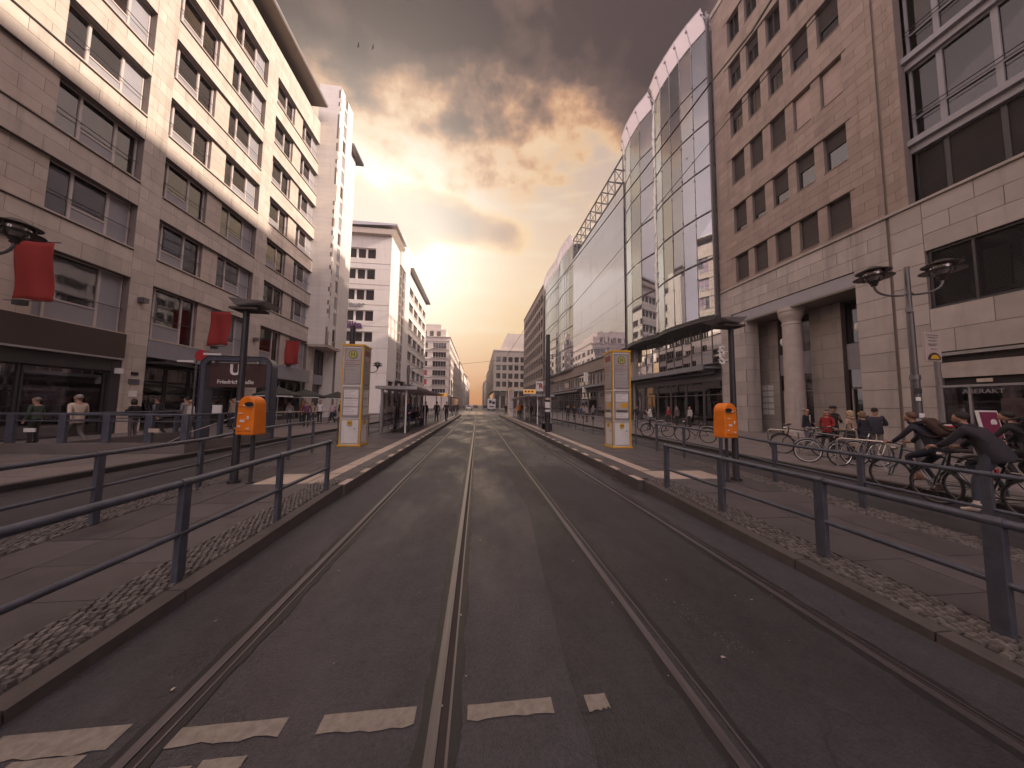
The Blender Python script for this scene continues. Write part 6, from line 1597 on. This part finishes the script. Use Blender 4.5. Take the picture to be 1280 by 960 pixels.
def person(label, loc, head, pose, top, trousers, shoe=(.03, .025, .025), hair=(.03, .02, .015), fem=False, h=1.75, extras=(), skin=None, group=None, turn=None):
    n = len([o for o in bpy.data.objects if o.name.startswith('person')])
    t = thing('person', loc, label, 'person', group, rz=head); t.scale = (h/1.75,)*3
    me, J, fw, side = body_mesh(pose, fem); me = me.copy()
    key = str(n)
    cols = [cloth('top'+key, top), cloth('trousers'+key, trousers), SKIN, cloth('shoe'+key, shoe)]
    for i, m in enumerate(cols): me.materials[i] = m
    o = bpy.data.objects.new('body', me); C.objects.link(o); o.parent = t
    hm_ = hairm('hair'+key, hair); up = (J['ht']-J['hb']).normalized(); c = J['hm']+up*.018-fw*.012
    # hair: cap over the crown and back of the head with an uneven lower edge
    def hairmesh(long, bald=False):
        b = MB(); nu, nv = 16, 8; vs = []
        for j in range(nv+1):
            for i in range(nu):
                a = 2*math.pi*i/nu; front = math.cos(a)   # a=0 is the face direction
                lim = (1.02 if front > .5 else 1.45+.55*(1-front)/2) * (1.12 if long else 1)
                if bald: lim = .0001 if front > .2 else 1.8
                ph = lim*j/nv; r = .0955+.003*math.sin(i*3.7+j*2.1)
                d = (fw*math.cos(a)*math.sin(ph)*1.06+side*math.sin(a)*math.sin(ph)*.90+up*math.cos(ph)*1.02)
                p = c+d*r
                if long and front < .45 and j >= nv-1: p = p-Vector((0, 0, 1))*(.10 if j == nv else .03)+d*.012
                vs.append(p)
        b.add(vs, [(j*nu+i, j*nu+(i+1) % nu, (j+1)*nu+(i+1) % nu, (j+1)*nu+i) for j in range(nv) for i in range(nu)])
        hb = b.build('hair', hm_, t, smooth=True); s = hb.modifiers.new('s', 'SOLIDIFY'); s.thickness = .02; s.offset = -1
    hairmesh('long' in extras, 'bald' in extras)
    # small dark eyes and brows so that the face reads as a face
    ev = MB()
    for sgn in (-1, 1):
        q = J['hm']+fw*.083+side*sgn*.031+Vector((0, 0, .0)); r = .009
        ev.box(q.x-r, q.x+r, q.y-r, q.y+r, q.z-.005, q.z+.005); q = q+Vector((0, 0, .02)); ev.box(q.x-.014, q.x+.014, q.y-.008, q.y+.004, q.z-.003, q.z+.003)
    m_ = J['hb']+fw*.088+Vector((0, 0, .018)); ev.box(m_.x-.02, m_.x+.02, m_.y-.008, m_.y+.004, m_.z-.003, m_.z+.003)
    ev.build('face_features', hm_, t)
    def cone(name, z0, z1, r0, r1, m, ysc=.72, yo=0.):
        b = MB(); prof = [(r0, z0), (r0*1.02, z0+.02)]+[(r0+(r1-r0)*k/5, z0+(z1-z0)*k/5) for k in range(1, 6)]
        b.lathe(prof, (0, 0, 0), 18); b.v = [(p[0]*(1+.04*math.sin(math.atan2(p[1], p[0])*5)), p[1]*ysc+yo, p[2]) for p in b.v]; b.build(name, m, t, smooth=True)
    if 'coat' in extras: cone('coat', .50, 1.18, .25, .17, cols[0])
    if 'jacket' in extras or 'coat' not in extras:       # the garment's lower part, loose round the hips along the spine
        pl, sp_ = J['pel'], J['sp']; dv = (sp_-pl).normalized(); big = .025 if pose.get('bulk') else 0; lo = -.11 if 'jacket' in extras else -.03
        ring = [(pl+dv*lo, .150+big), (pl+dv*(lo+.02), .156+big), (pl+dv*.06, .148+big), (sp_, .136+big), (sp_+dv*.10, .128+big)]
        jb = MB().tube([p for p, _ in ring], [r for _, r in ring], n=20); jb.build('jacket', cols[0], t, smooth=True)
    if 'skirt' in extras: cone('skirt', .50, .98, .21, .14, cols[1])
    if 'hood' in extras:
        b = MB().tube([J['nk']+Vector((.085*math.cos(a), .075*math.sin(a)-.02, .02+.02*math.sin(a))) for a in [2*math.pi*i/12 for i in range(12)]], .034, n=8, closed=True); b.build('hood', cols[0], t, smooth=True)
    if 'scarf' in extras:
        MB().box(-.03, .03, .10, .135, 1.08, 1.44).build('scarf', CREAM, t, bevel=.01)
    if 'cap' in extras:
        b = MB().lathe([(.115, 0), (.118, .03), (.10, .075), (.05, .10), (.01, .105)], tuple(c+up*.03), 16); b.add([tuple(c+up*.045+fw*f_+side*s_) for f_, s_ in ((.09, -.07), (.19, -.045), (.19, .045), (.09, .07))], [(0, 1, 2, 3)]); b.build('cap', cols[1], t, smooth=True)
    if 'glasses' in extras:
        MB().tube([J['hm']+fw*.10+side*s_ for s_ in (-.06, 0, .06)], .006, n=5).build('glasses', BLACK, t)
    return t, J
def backpack(label, loc, head, pose_z, m, tilt=0., s=1., cat='backpack'):
    t = thing('backpack', loc, label, cat, rz=head)
    rot = Matrix.Rotation(tilt, 4, 'X'); off = Matrix.Translation((0, 0, pose_z)) @ rot @ Matrix.Scale(s, 4)
    def shell(name, x0, x1, y0, y1, z0, z1, m_, bev):
        q = MB().hexa([(-x0, y0+.01, z0), (x0, y0+.01, z0), (x0, y1, z0), (-x0, y1, z0), (-x1, y0+.03, z1), (x1, y0+.03, z1), (x1, y1-.01, z1), (-x1, y1-.01, z1)])
        q.v = [tuple(off @ Vector(p)) for p in q.v]; return q.build(name, m_, t, bevel=bev)
    shell('bag_body', .155, .125, -.10, .07, -.22, .23, m, .045); shell('front_pocket', .12, .11, -.15, -.09, -.18, .02, m, .025)
    shell('zip', .118, .116, -.153, -.148, .0, .008, STEEL, 0); shell('top_handle', .03, .03, -.02, .0, .23, .27, m, .006)
    if 'print' in label: shell('red_print', .10, .10, -.158, -.15, -.10, -.07, REDP, 0); shell('white_print', .10, .10, -.158, -.15, -.06, -.04, WHITE, 0)
    for sx in (-1, 1):
        MB().tube([tuple(off @ Vector(p)) for p in ((sx*.09, .05, .20), (sx*.13, .18, .26), (sx*.14, .26, .12), (sx*.14, .16, -.14), (sx*.10, .04, -.2))], .016, n=6).build('strap', m, t)
    return t
D = R
NAVY = (.018, .018, .03); DK = (.025, .022, .024); JEAN = (.045, .055, .085); GREYJ = (.10, .09, .095)
BP = mat('black_bag_fabric', (.02, .018, .02), .7, bump=.3, bscale=40)
# --- right pavement walkers
person('man with navy jacket, pale scarf and balding grey head by the column', (13.3, 10.9, .12), D(200), BAG, NAVY, (.16, .16, .20), hair=(.25, .22, .2), extras=('scarf', 'bald'), h=1.66)
person('woman in a bright red jacket striding left past the column', (12.95, 9.9, .12), D(100), WALK2, (.30, .018, .02), DK, fem=True, h=1.60, extras=('jacket', 'hood'))
person('man in black with a dark cap walking just behind the red jacket', (13.8, 10.35, .12), D(160), PHONE, DK, DK, h=1.74, extras=('cap', 'glasses'))
person('blonde woman in a long beige hooded coat seen from behind', (11.75, 8.35, .12), D(8), BAG, (.36, .25, .18), DK, hair=(.42, .30, .18), fem=True, h=1.60, extras=('coat', 'long', 'hood'))
person('woman in a long dark coat with light brown hair beside the beige coat', (12.5, 8.55, .12), D(-10), STAND, NAVY, (.14, .13, .17), hair=(.22, .14, .08), fem=True, h=1.58, extras=('coat', 'long'))
person('dark haired man in a quilted jacket with crossed arms by the street lamp', (13.6, 8.95, .12), D(-70), ARMS, (.035, .035, .055), (.20, .17, .15), h=1.70, extras=('jacket',))
hb = thing('handbag', (11.42, 8.15, .85), 'dark handbag hanging from the arm of the beige coat woman', 'handbag')
MB().box(-.17, .17, -.06, .06, -.02, .22).build('bag_body', BP, hb, bevel=.04); MB().tube([(-.12, 0, .2), (-.06, 0, .42), (.08, 0, .45), (.13, 0, .2)], .012, n=6).build('strap', BP, hb)
# --- left pavement walkers
person('grey haired man in a loose white shirt striding left before the shop window', (-12.95, 11.4, .12), D(80), WALK, (.60, .48, .38), (.17, .15, .14), hair=(.30, .27, .25), h=1.78, extras=('jacket',), shoe=(.2, .18, .17))
person('dark haired woman in black holding something white, ahead of the pillar', (-13.5, 13.6, .12), D(95), PHONE, DK, (.14, .12, .12), fem=True, h=1.68, extras=('long',))
person('young man in a grey jacket with backpack walking left by the pillar', (-13.35, 14.3, .12), D(100), WALK, (.17, .16, .18), DK, h=1.74, extras=('jacket',))
backpack('black backpack on the young man by the pillar', (-13.20, 14.2, .12), D(100), 1.25, BP)
person('blonde woman in a white blouse walking away towards the portal', (-13.2, 15.6, .12), D(-20), WALK2, (.62, .55, .50), DK, hair=(.36, .24, .14), fem=True, h=1.66)
person('person in an olive jacket under the U sign, seen from behind', (-11.6, 16.6, .12), D(5), STAND, (.07, .07, .06), DK, hair=(.22, .19, .17), h=1.76, extras=('jacket',))
backpack('dark backpack carried under the U sign', (-11.6, 16.42, .12), D(5), 1.25, BP)
grp = [(-12.95, 22.6, (.5, .45, .45), 'woman in a white top nearest the portal in the cafe group', True, 60), (-12.3, 22.9, (.30, .10, .03), 'person in a rust orange sweater in the cafe group', False, 160), (-12.0, 23.6, (.40, .28, .2), 'person in a tan shirt beside the rust sweater', True, -150),
       (-11.7, 24.1, (.65, .62, .62), 'man in a plain white T-shirt, tallest of the cafe group', False, 180), (-11.2, 24.9, (.55, .42, .44), 'woman in a pale pink top with dark cardigan in the cafe group', True, 170), (-10.7, 25.2, (.05, .04, .05), 'dark dressed man at the right end of the cafe group', False, -100)]
for x, y, c, lab, f, a in grp: person(lab, (x, y, .12), D(a), STAND if y < 24.5 else WALK2, c, JEAN if f else DK, fem=f, h=1.66 if f else 1.78, hair=(.05, .03, .02))
person('woman in a white blouse under the farthest umbrella', (-12.2, 30.2, .12), D(200), STAND, (.6, .55, .53), DK, fem=True, h=1.66)
person('person in navy seated side by the farthest umbrella', (-13.0, 29.6, -.0), D(140), SIT, (.06, .07, .10), DK, h=1.75)
# --- platform
person('stocky bald man in a navy jacket and jeans waiting under the left shelter', (-3.72, 16.7, .2), D(185), STANDB, (.022, .022, .045), JEAN, hair=(.42, .36, .32), h=1.84, extras=('bald', 'jacket', 'glasses'))
for i, (y, lab, c) in enumerate(((20.4, 'nearest person seated on the left shelter bench, dark coat', (.03, .025, .03)), (21.3, 'second seated person in black on the left shelter bench', DK), (22.4, 'third seated person on the bench, leaning forward in grey', GREYJ))): person(lab, (-4.35, y, .13), D(-85+i*12), SIT, c, (.05, .045, .06) if i else (.12, .11, .14), h=1.76, fem=i == 1)
person('standing person in dark clothes inside the left shelter', (-4.0, 24.0, .2), D(150), STAND, DK, DK, h=1.72)
person('left one of two people in dark jackets walking away on the left platform', (-3.3, 25.2, .2), D(5), WALK2, (.04, .03, .03), JEAN, h=1.75)
person('right one of two people in dark jackets walking away on the left platform', (-2.62, 26.2, .2), D(-5), WALK, (.03, .03, .035), JEAN, h=1.78, hair=(.3, .26, .22), extras=('jacket',))
person('person with white collar near the far end of the left platform', (-2.75, 42, .2), D(180), STAND, DK, DK, h=1.75)
person('second distant person in grey at the far end of the left platform', (-3.6, 44, .2), D(160), STAND, GREYJ, DK, h=1.72)
person('dark silhouette waiting behind the glass of the left shelter', (-4.75, 18.2, .2), D(90), STAND, (.05, .03, .035), DK, h=1.7)
# --- far right pavement
person('left one of a couple in black on the right pavement before the shops', (9.6, 31.5, .12), D(0), STAND, DK, DK, h=1.75); person('right one of a couple in black on the right pavement before the shops', (10.35, 31.6, .12), D(10), WALK2, DK, DK, h=1.72)
person('person in a pale grey top bending on the right pavement near the shops', (10.8, 29.0, .12), D(60), PHONE, (.42, .38, .38), DK, h=1.70)
person('person in a white shirt beside the parked bicycles at the glass shopfront', (11.9, 19.8, .12), D(70), PHONE, (.62, .57, .53), DK, h=1.76)
person('person in pale clothes inside the shop entrance', (17.3, 23.0, .12), D(90), STAND, (.4, .36, .36), DK, h=1.72)
person('shopper in red by the shop entrance of the glass building', (17.6, 26.2, .12), D(120), STAND, (.25, .04, .04), DK, fem=True, h=1.68)
person('person in an orange vest on the far right platform', (4.6, 33.5, .2), D(180), STAND, (.65, .20, .03), DK, h=1.78)
person('dark dressed passenger under the right shelter', (5.2, 29.5, .2), D(170), STAND, DK, DK, h=1.72); person('second passenger in brown under the right shelter', (5.0, 34.5, .2), D(200), STAND, (.09, .05, .04), DK, h=1.78)

rp = random.Random(21)
more = [(-12.6, 33.5, 'person in a grey hoodie walking beyond the farthest umbrella', (.2, .19, .2), 10), (-13.6, 36, 'person in dark red near the corner of the limestone block', (.14, .03, .03), 190), (-16.4, 45, 'person in black crossing between the two left buildings', DK, 80),
        (-14.0, 19.2, 'person with a sand coloured coat behind the station portal', (.32, .25, .18), 170), (-15.2, 20.6, 'dark figure leaving the entrance behind the station portal', DK, 95),
        (12.6, 36.0, 'person in blue far along the right shopfronts', (.06, .09, .18), 0), (13.8, 38.5, 'person in a beige jacket far along the right shopfronts', (.34, .28, .22), 180), (14.6, 26.5, 'person in dark clothes passing the glass shopfront', DK, 170),
        (15.6, 22.2, 'woman with a white bag by the glass shop entrance', (.12, .10, .11), 20), (11.0, 50, 'far walker in white on the right pavement', (.6, .55, .5), 0), (12.2, 54, 'far walker in black on the right pavement', DK, 180),
        (-14.6, 17.0, 'person in a grey coat half behind the left frame of the station portal', (.22, .2, .2), 85), (-15.6, 12.6, 'person in dark green looking into the brown shop window', (.05, .07, .05), 100), (-11.0, 21.0, 'person in a plum sweater in front of the first umbrella', (.13, .05, .10), 200),
        (-14.6, 27.4, 'person in cream standing by the dark shopfront behind the umbrellas', (.5, .44, .36), 150), (-12.0, 39.5, 'person in a white jacket at the corner where the side street opens', (.6, .57, .54), 10), (-10.6, 42.5, 'person in a dark suit at the corner where the side street opens', DK, 190),
        (14.9, 30.2, 'person in an orange brown jacket by the canopy of the glass building', (.28, .12, .04), 10), (13.0, 33.0, 'person in a grey coat by the canopy of the glass building', (.2, .19, .19), 185), (15.4, 41.5, 'person in a pink top below the stone band of the atrium', (.5, .25, .27), 0), (14.2, 46.0, 'person in black below the stone band of the atrium', DK, 180),
        (-2.9, 38.5, 'person in a dark coat standing past the left shelter', (.05, .04, .045), 160), (-4.0, 40.0, 'person with a light jacket past the left shelter', (.35, .32, .3), 200), (3.9, 41.5, 'person in black at the end of the right platform', DK, 190)]
for x, y, lab, c, a in more:
    person(lab, (x, y, .2 if abs(x) < 6 else .12), D(a), rp.choice([STAND, WALK, WALK2, PHONE]), c, rp.choice([DK, JEAN, GREYJ]), h=rp.uniform(1.64, 1.82), fem='woman' in lab, hair=rp.choice([(.03, .02, .015), (.12, .07, .04), (.2, .17, .14)]))

# ============================================================ BICYCLES
def bicycle(label, loc, head, frame_m, rim_m=STEEL, lean=0., basket=False, spoke=True, group='parked bicycles on the right pavement', fenders=True, steer=0.):
    t = thing('bicycle', loc, label, 'bicycle', group, rz=head); t.rotation_euler = (0, lean, head)
    RH, FH, BB, ST, HT, HB_ = (0, -.50, .34), (0, .56, .34), (0, -.04, .28), (0, -.22, .82), (0, .36, .90), (0, .41, .64)
    for hub in (RH, FH):
        ring = [(0, hub[1]+.335*math.cos(a), hub[2]+.335*math.sin(a)) for a in [2*math.pi*i/28 for i in range(28)]]
        w = MB().tube(ring, .019, n=7, closed=True).build('wheel', RUBBER, t, smooth=True)
        MB().tube([(0, hub[1]+.312*math.cos(a), hub[2]+.312*math.sin(a)) for a in [2*math.pi*i/28 for i in range(28)]], .0105, n=6, closed=True).build('rim', rim_m, w, smooth=True)
        sp = MB()
        for i in range(18):
            a = 2*math.pi*i/18; sp.cyl(((-1)**i*.025, hub[1]+.02*math.cos(a+.6), hub[2]+.02*math.sin(a+.6)), (0, hub[1]+.305*math.cos(a), hub[2]+.305*math.sin(a)), .0018, n=3, cap=False)
        sp.cyl((-.045, hub[1], hub[2]), (.045, hub[1], hub[2]), .02, n=8); sp.build('spokes', CHROME, w)
        if fenders:
            a0, a1 = (.25*math.pi, 1.05*math.pi) if hub is RH else (.20*math.pi, .75*math.pi)
            MB().tube([(0, hub[1]+.372*math.cos(a0+(a1-a0)*i/10), hub[2]+.372*math.sin(a0+(a1-a0)*i/10)) for i in range(11)], .016, n=6).build('mudguard', frame_m, t, smooth=True)
    f = MB(); f.cyl(BB, ST, .016).cyl(BB, HB_, .019).cyl(ST, HT, .015).cyl(HT, HB_, .02)
    for s in (-1, 1): f.cyl((s*.02, BB[1], BB[2]), (s*.055, RH[1], RH[2]), .010, n=6).cyl((s*.015, ST[1], ST[2]-.04), (s*.055, RH[1], RH[2]), .008, n=6)
    f.build('frame', frame_m, t, smooth=True)
    fk = MB(); fk.cyl(HT, (0, .35, 1.0), .014).cyl(HB_, HT, .0145).cyl((0, .35, .995), (0, .455, 1.02), .013)
    for s in (-1, 1): fk.cyl((0, HB_[1], HB_[2]), (s*.05, FH[1]-.04, .50), .012).cyl((s*.05, FH[1]-.04, .50), (s*.05, FH[1], FH[2]), .010)
    fk.build('fork', frame_m, t)
    hbm = MB().tube([(-.29, .38, 1.055), (-.26, .46, 1.055), (-.12, .50, 1.04), (0, .45, 1.02), (.12, .50, 1.04), (.26, .46, 1.055), (.29, .38, 1.055)], .011, n=7); hbm.build('handlebar', CHROME, t, smooth=True)
    for s in (-1, 1): MB().cyl((s*.285, .41, 1.055), (s*.31, .30, 1.045), .017, n=8).build('grip', RUBBER, t)
    MB().cyl(ST, (0, -.26, .94), .012).build('seat_post', CHROME, t)
    sd_ = MB().lathe([(.01, -.02), (.09, -.01), (.10, .02), (.06, .045), (.01, .05)], (0, 0, 0), 12); sd_.v = [(p[0]*(.75 if p[1] < 0 else .38), p[1]*1.45-.26, p[2]+.945) for p in sd_.v]; sd_.build('saddle', BP, t, smooth=True)
    cr = MB(); cr.tube([(.045, BB[1]+.09*math.cos(a), BB[2]+.09*math.sin(a)) for a in [2*math.pi*i/16 for i in range(16)]], .008, n=5, closed=True); cr.cyl((-.06, BB[1], BB[2]), (.06, BB[1], BB[2]), .018)
    cr.cyl((.06, BB[1], BB[2]), (.06, BB[1]+.10, BB[2]-.13), .010, n=6).cyl((-.06, BB[1], BB[2]), (-.06, BB[1]-.10, BB[2]+.13), .010, n=6).box(.06, .15, BB[1]+.06, BB[1]+.14, BB[2]-.145, BB[2]-.12).box(-.15, -.06, BB[1]-.14, BB[1]-.06, BB[2]+.12, BB[2]+.145)
    cr.build('crank', CHROME, t)
    MB().tube([(.045, BB[1], BB[2]+.09), (.045, RH[1], RH[2]+.035), (.045, RH[1]-.03, RH[2]), (.045, RH[1], RH[2]-.035), (.045, BB[1], BB[2]-.09)], .005, n=4).build('chain', STEEL, t)
    rk = MB().cyl((0, -.26, .74), (0, -.72, .75), .009)
    for s in (-1, 1): rk.cyl((s*.06, -.30, .74), (s*.06, -.74, .75), .007).cyl((s*.06, -.66, .75), (s*.055, RH[1], RH[2]), .007)
    rk.build('carrier', CHROME, t)
    MB().cyl((0, .43, .92), (0, .50, .92), .035, .045, n=10).build('headlight', CHROME, t); MB().box(-.03, .03, -.79, -.76, .66, .72).build('tail_light', REDP, t)
    if basket:
        b = MB()
        for z in (.78, .90, 1.0): b.tube([(-.16, -.72, z), (.16, -.72, z), (.16, -.36, z), (-.16, -.36, z)], .006, n=4, closed=True)
        for x in (-.16, 0, .16):
            for y in (-.72, -.54, -.36): b.cyl((x, y, .77), (x, y, 1.0), .004, n=4)
        b.box(-.15, .15, -.71, -.37, .77, .79); b.build('basket', BLACK, t)
    return t
PAR = 'cyclists rolling along the right kerb'
BLUEG = mat('blue_grey_bike_paint', (.07, .10, .14), .35, metal=.3); DKB = mat('black_bike_paint', (.02, .02, .022), .3); SILV = mat('silver_bike_paint', (.35, .34, .35), .3, metal=.6)
bicycle('blue-grey bicycle ridden by the first cyclist with the brown backpack', (8.95, 5.12, -.006), D(3), BLUEG, group=PAR)
bicycle('dark bicycle of the second cyclist who rests one white shoe on the road', (8.62, 4.30, -.006), D(0), DKB, group=PAR)
bicycle('bicycle of the third cyclist, cut by the right photo edge', (10.15, 4.55, .12), D(-2), SILV, group=PAR)
person('first cyclist, in a dark hoodie leaning forward with a brown backpack', (8.95, 5.12, -.006), D(3), RIDE, (.022, .022, .035), (.028, .028, .045), hair=(.12, .06, .04), h=1.70, extras=('hood', 'jacket'), shoe=(.30, .16, .10))
backpack('dark brown backpack with red and white print on the first cyclist', (8.95, 5.12, -.006), D(3), 1.40, mat('brown_bag_fabric', (.06, .028, .022), .7, bump=.3, bscale=40), tilt=D(-40), s=.92).location = (8.957, 4.965, -.006)
person('second cyclist, in a dark jacket and jeans with white shoes, one foot down', (8.62, 4.30, -.006), D(0), FOOT, (.028, .024, .032), (.050, .056, .075), hair=(.02, .014, .012), h=1.74, extras=('hood', 'jacket'), shoe=(.62, .52, .46))
person('third cyclist, in black with a black backpack at the right photo edge', (10.15, 4.55, .12), D(-2), RIDE, (.018, .016, .018), (.022, .02, .022), hair=(.02, .015, .012), h=1.62, extras=('jacket',))
backpack('black backpack on the third cyclist at the right photo edge', (10.15, 4.40, .12), D(-2), 1.36, BP, tilt=D(-40), s=.92)
bicycle('dark city bicycle with a black basket parked by the stone column', (11.25, 9.35, .12), D(38), DKB, basket=True)
bicycle('silver bicycle with pale tyres parked before the beige coat woman', (10.45, 7.9, .12), D(62), SILV, rim_m=WHITEP)
bicycle('grey bicycle tangled behind the silver one by the hoop stand', (10.85, 7.5, .12), D(80), STEEL, rim_m=CHROME)
bicycle('dark parked bicycle nearest the orange bin, before the glass shopfront', (10.1, 13.1, .12), D(40), DKB); bicycle('second dark parked bicycle left of the one behind the bin', (9.7, 15.4, .12), D(75), DKB)
bicycle('light bicycle beside the person in the white shirt', (11.3, 18.6, .12), D(70), SILV)

# ============================================================ thin evening haze in the street air
hm_m = bpy.data.materials.new('haze_air'); hm_m.use_nodes = True; hw = NT(hm_m.node_tree)
pv = hw.n('ShaderNodeVolumePrincipled', i={'Color': (1.0, .90, .88, 1), 'Density': .0009, 'Anisotropy': .2})
hw.t.links.new(pv.outputs[0], hw.n('ShaderNodeOutputMaterial').inputs['Volume'])
tag(MB().box(-60, 60, -90, 460, -3.5, 56).build('haze', hm_m), 'thin warm haze filling the street down to the vanishing point', 'haze', kind='stuff')
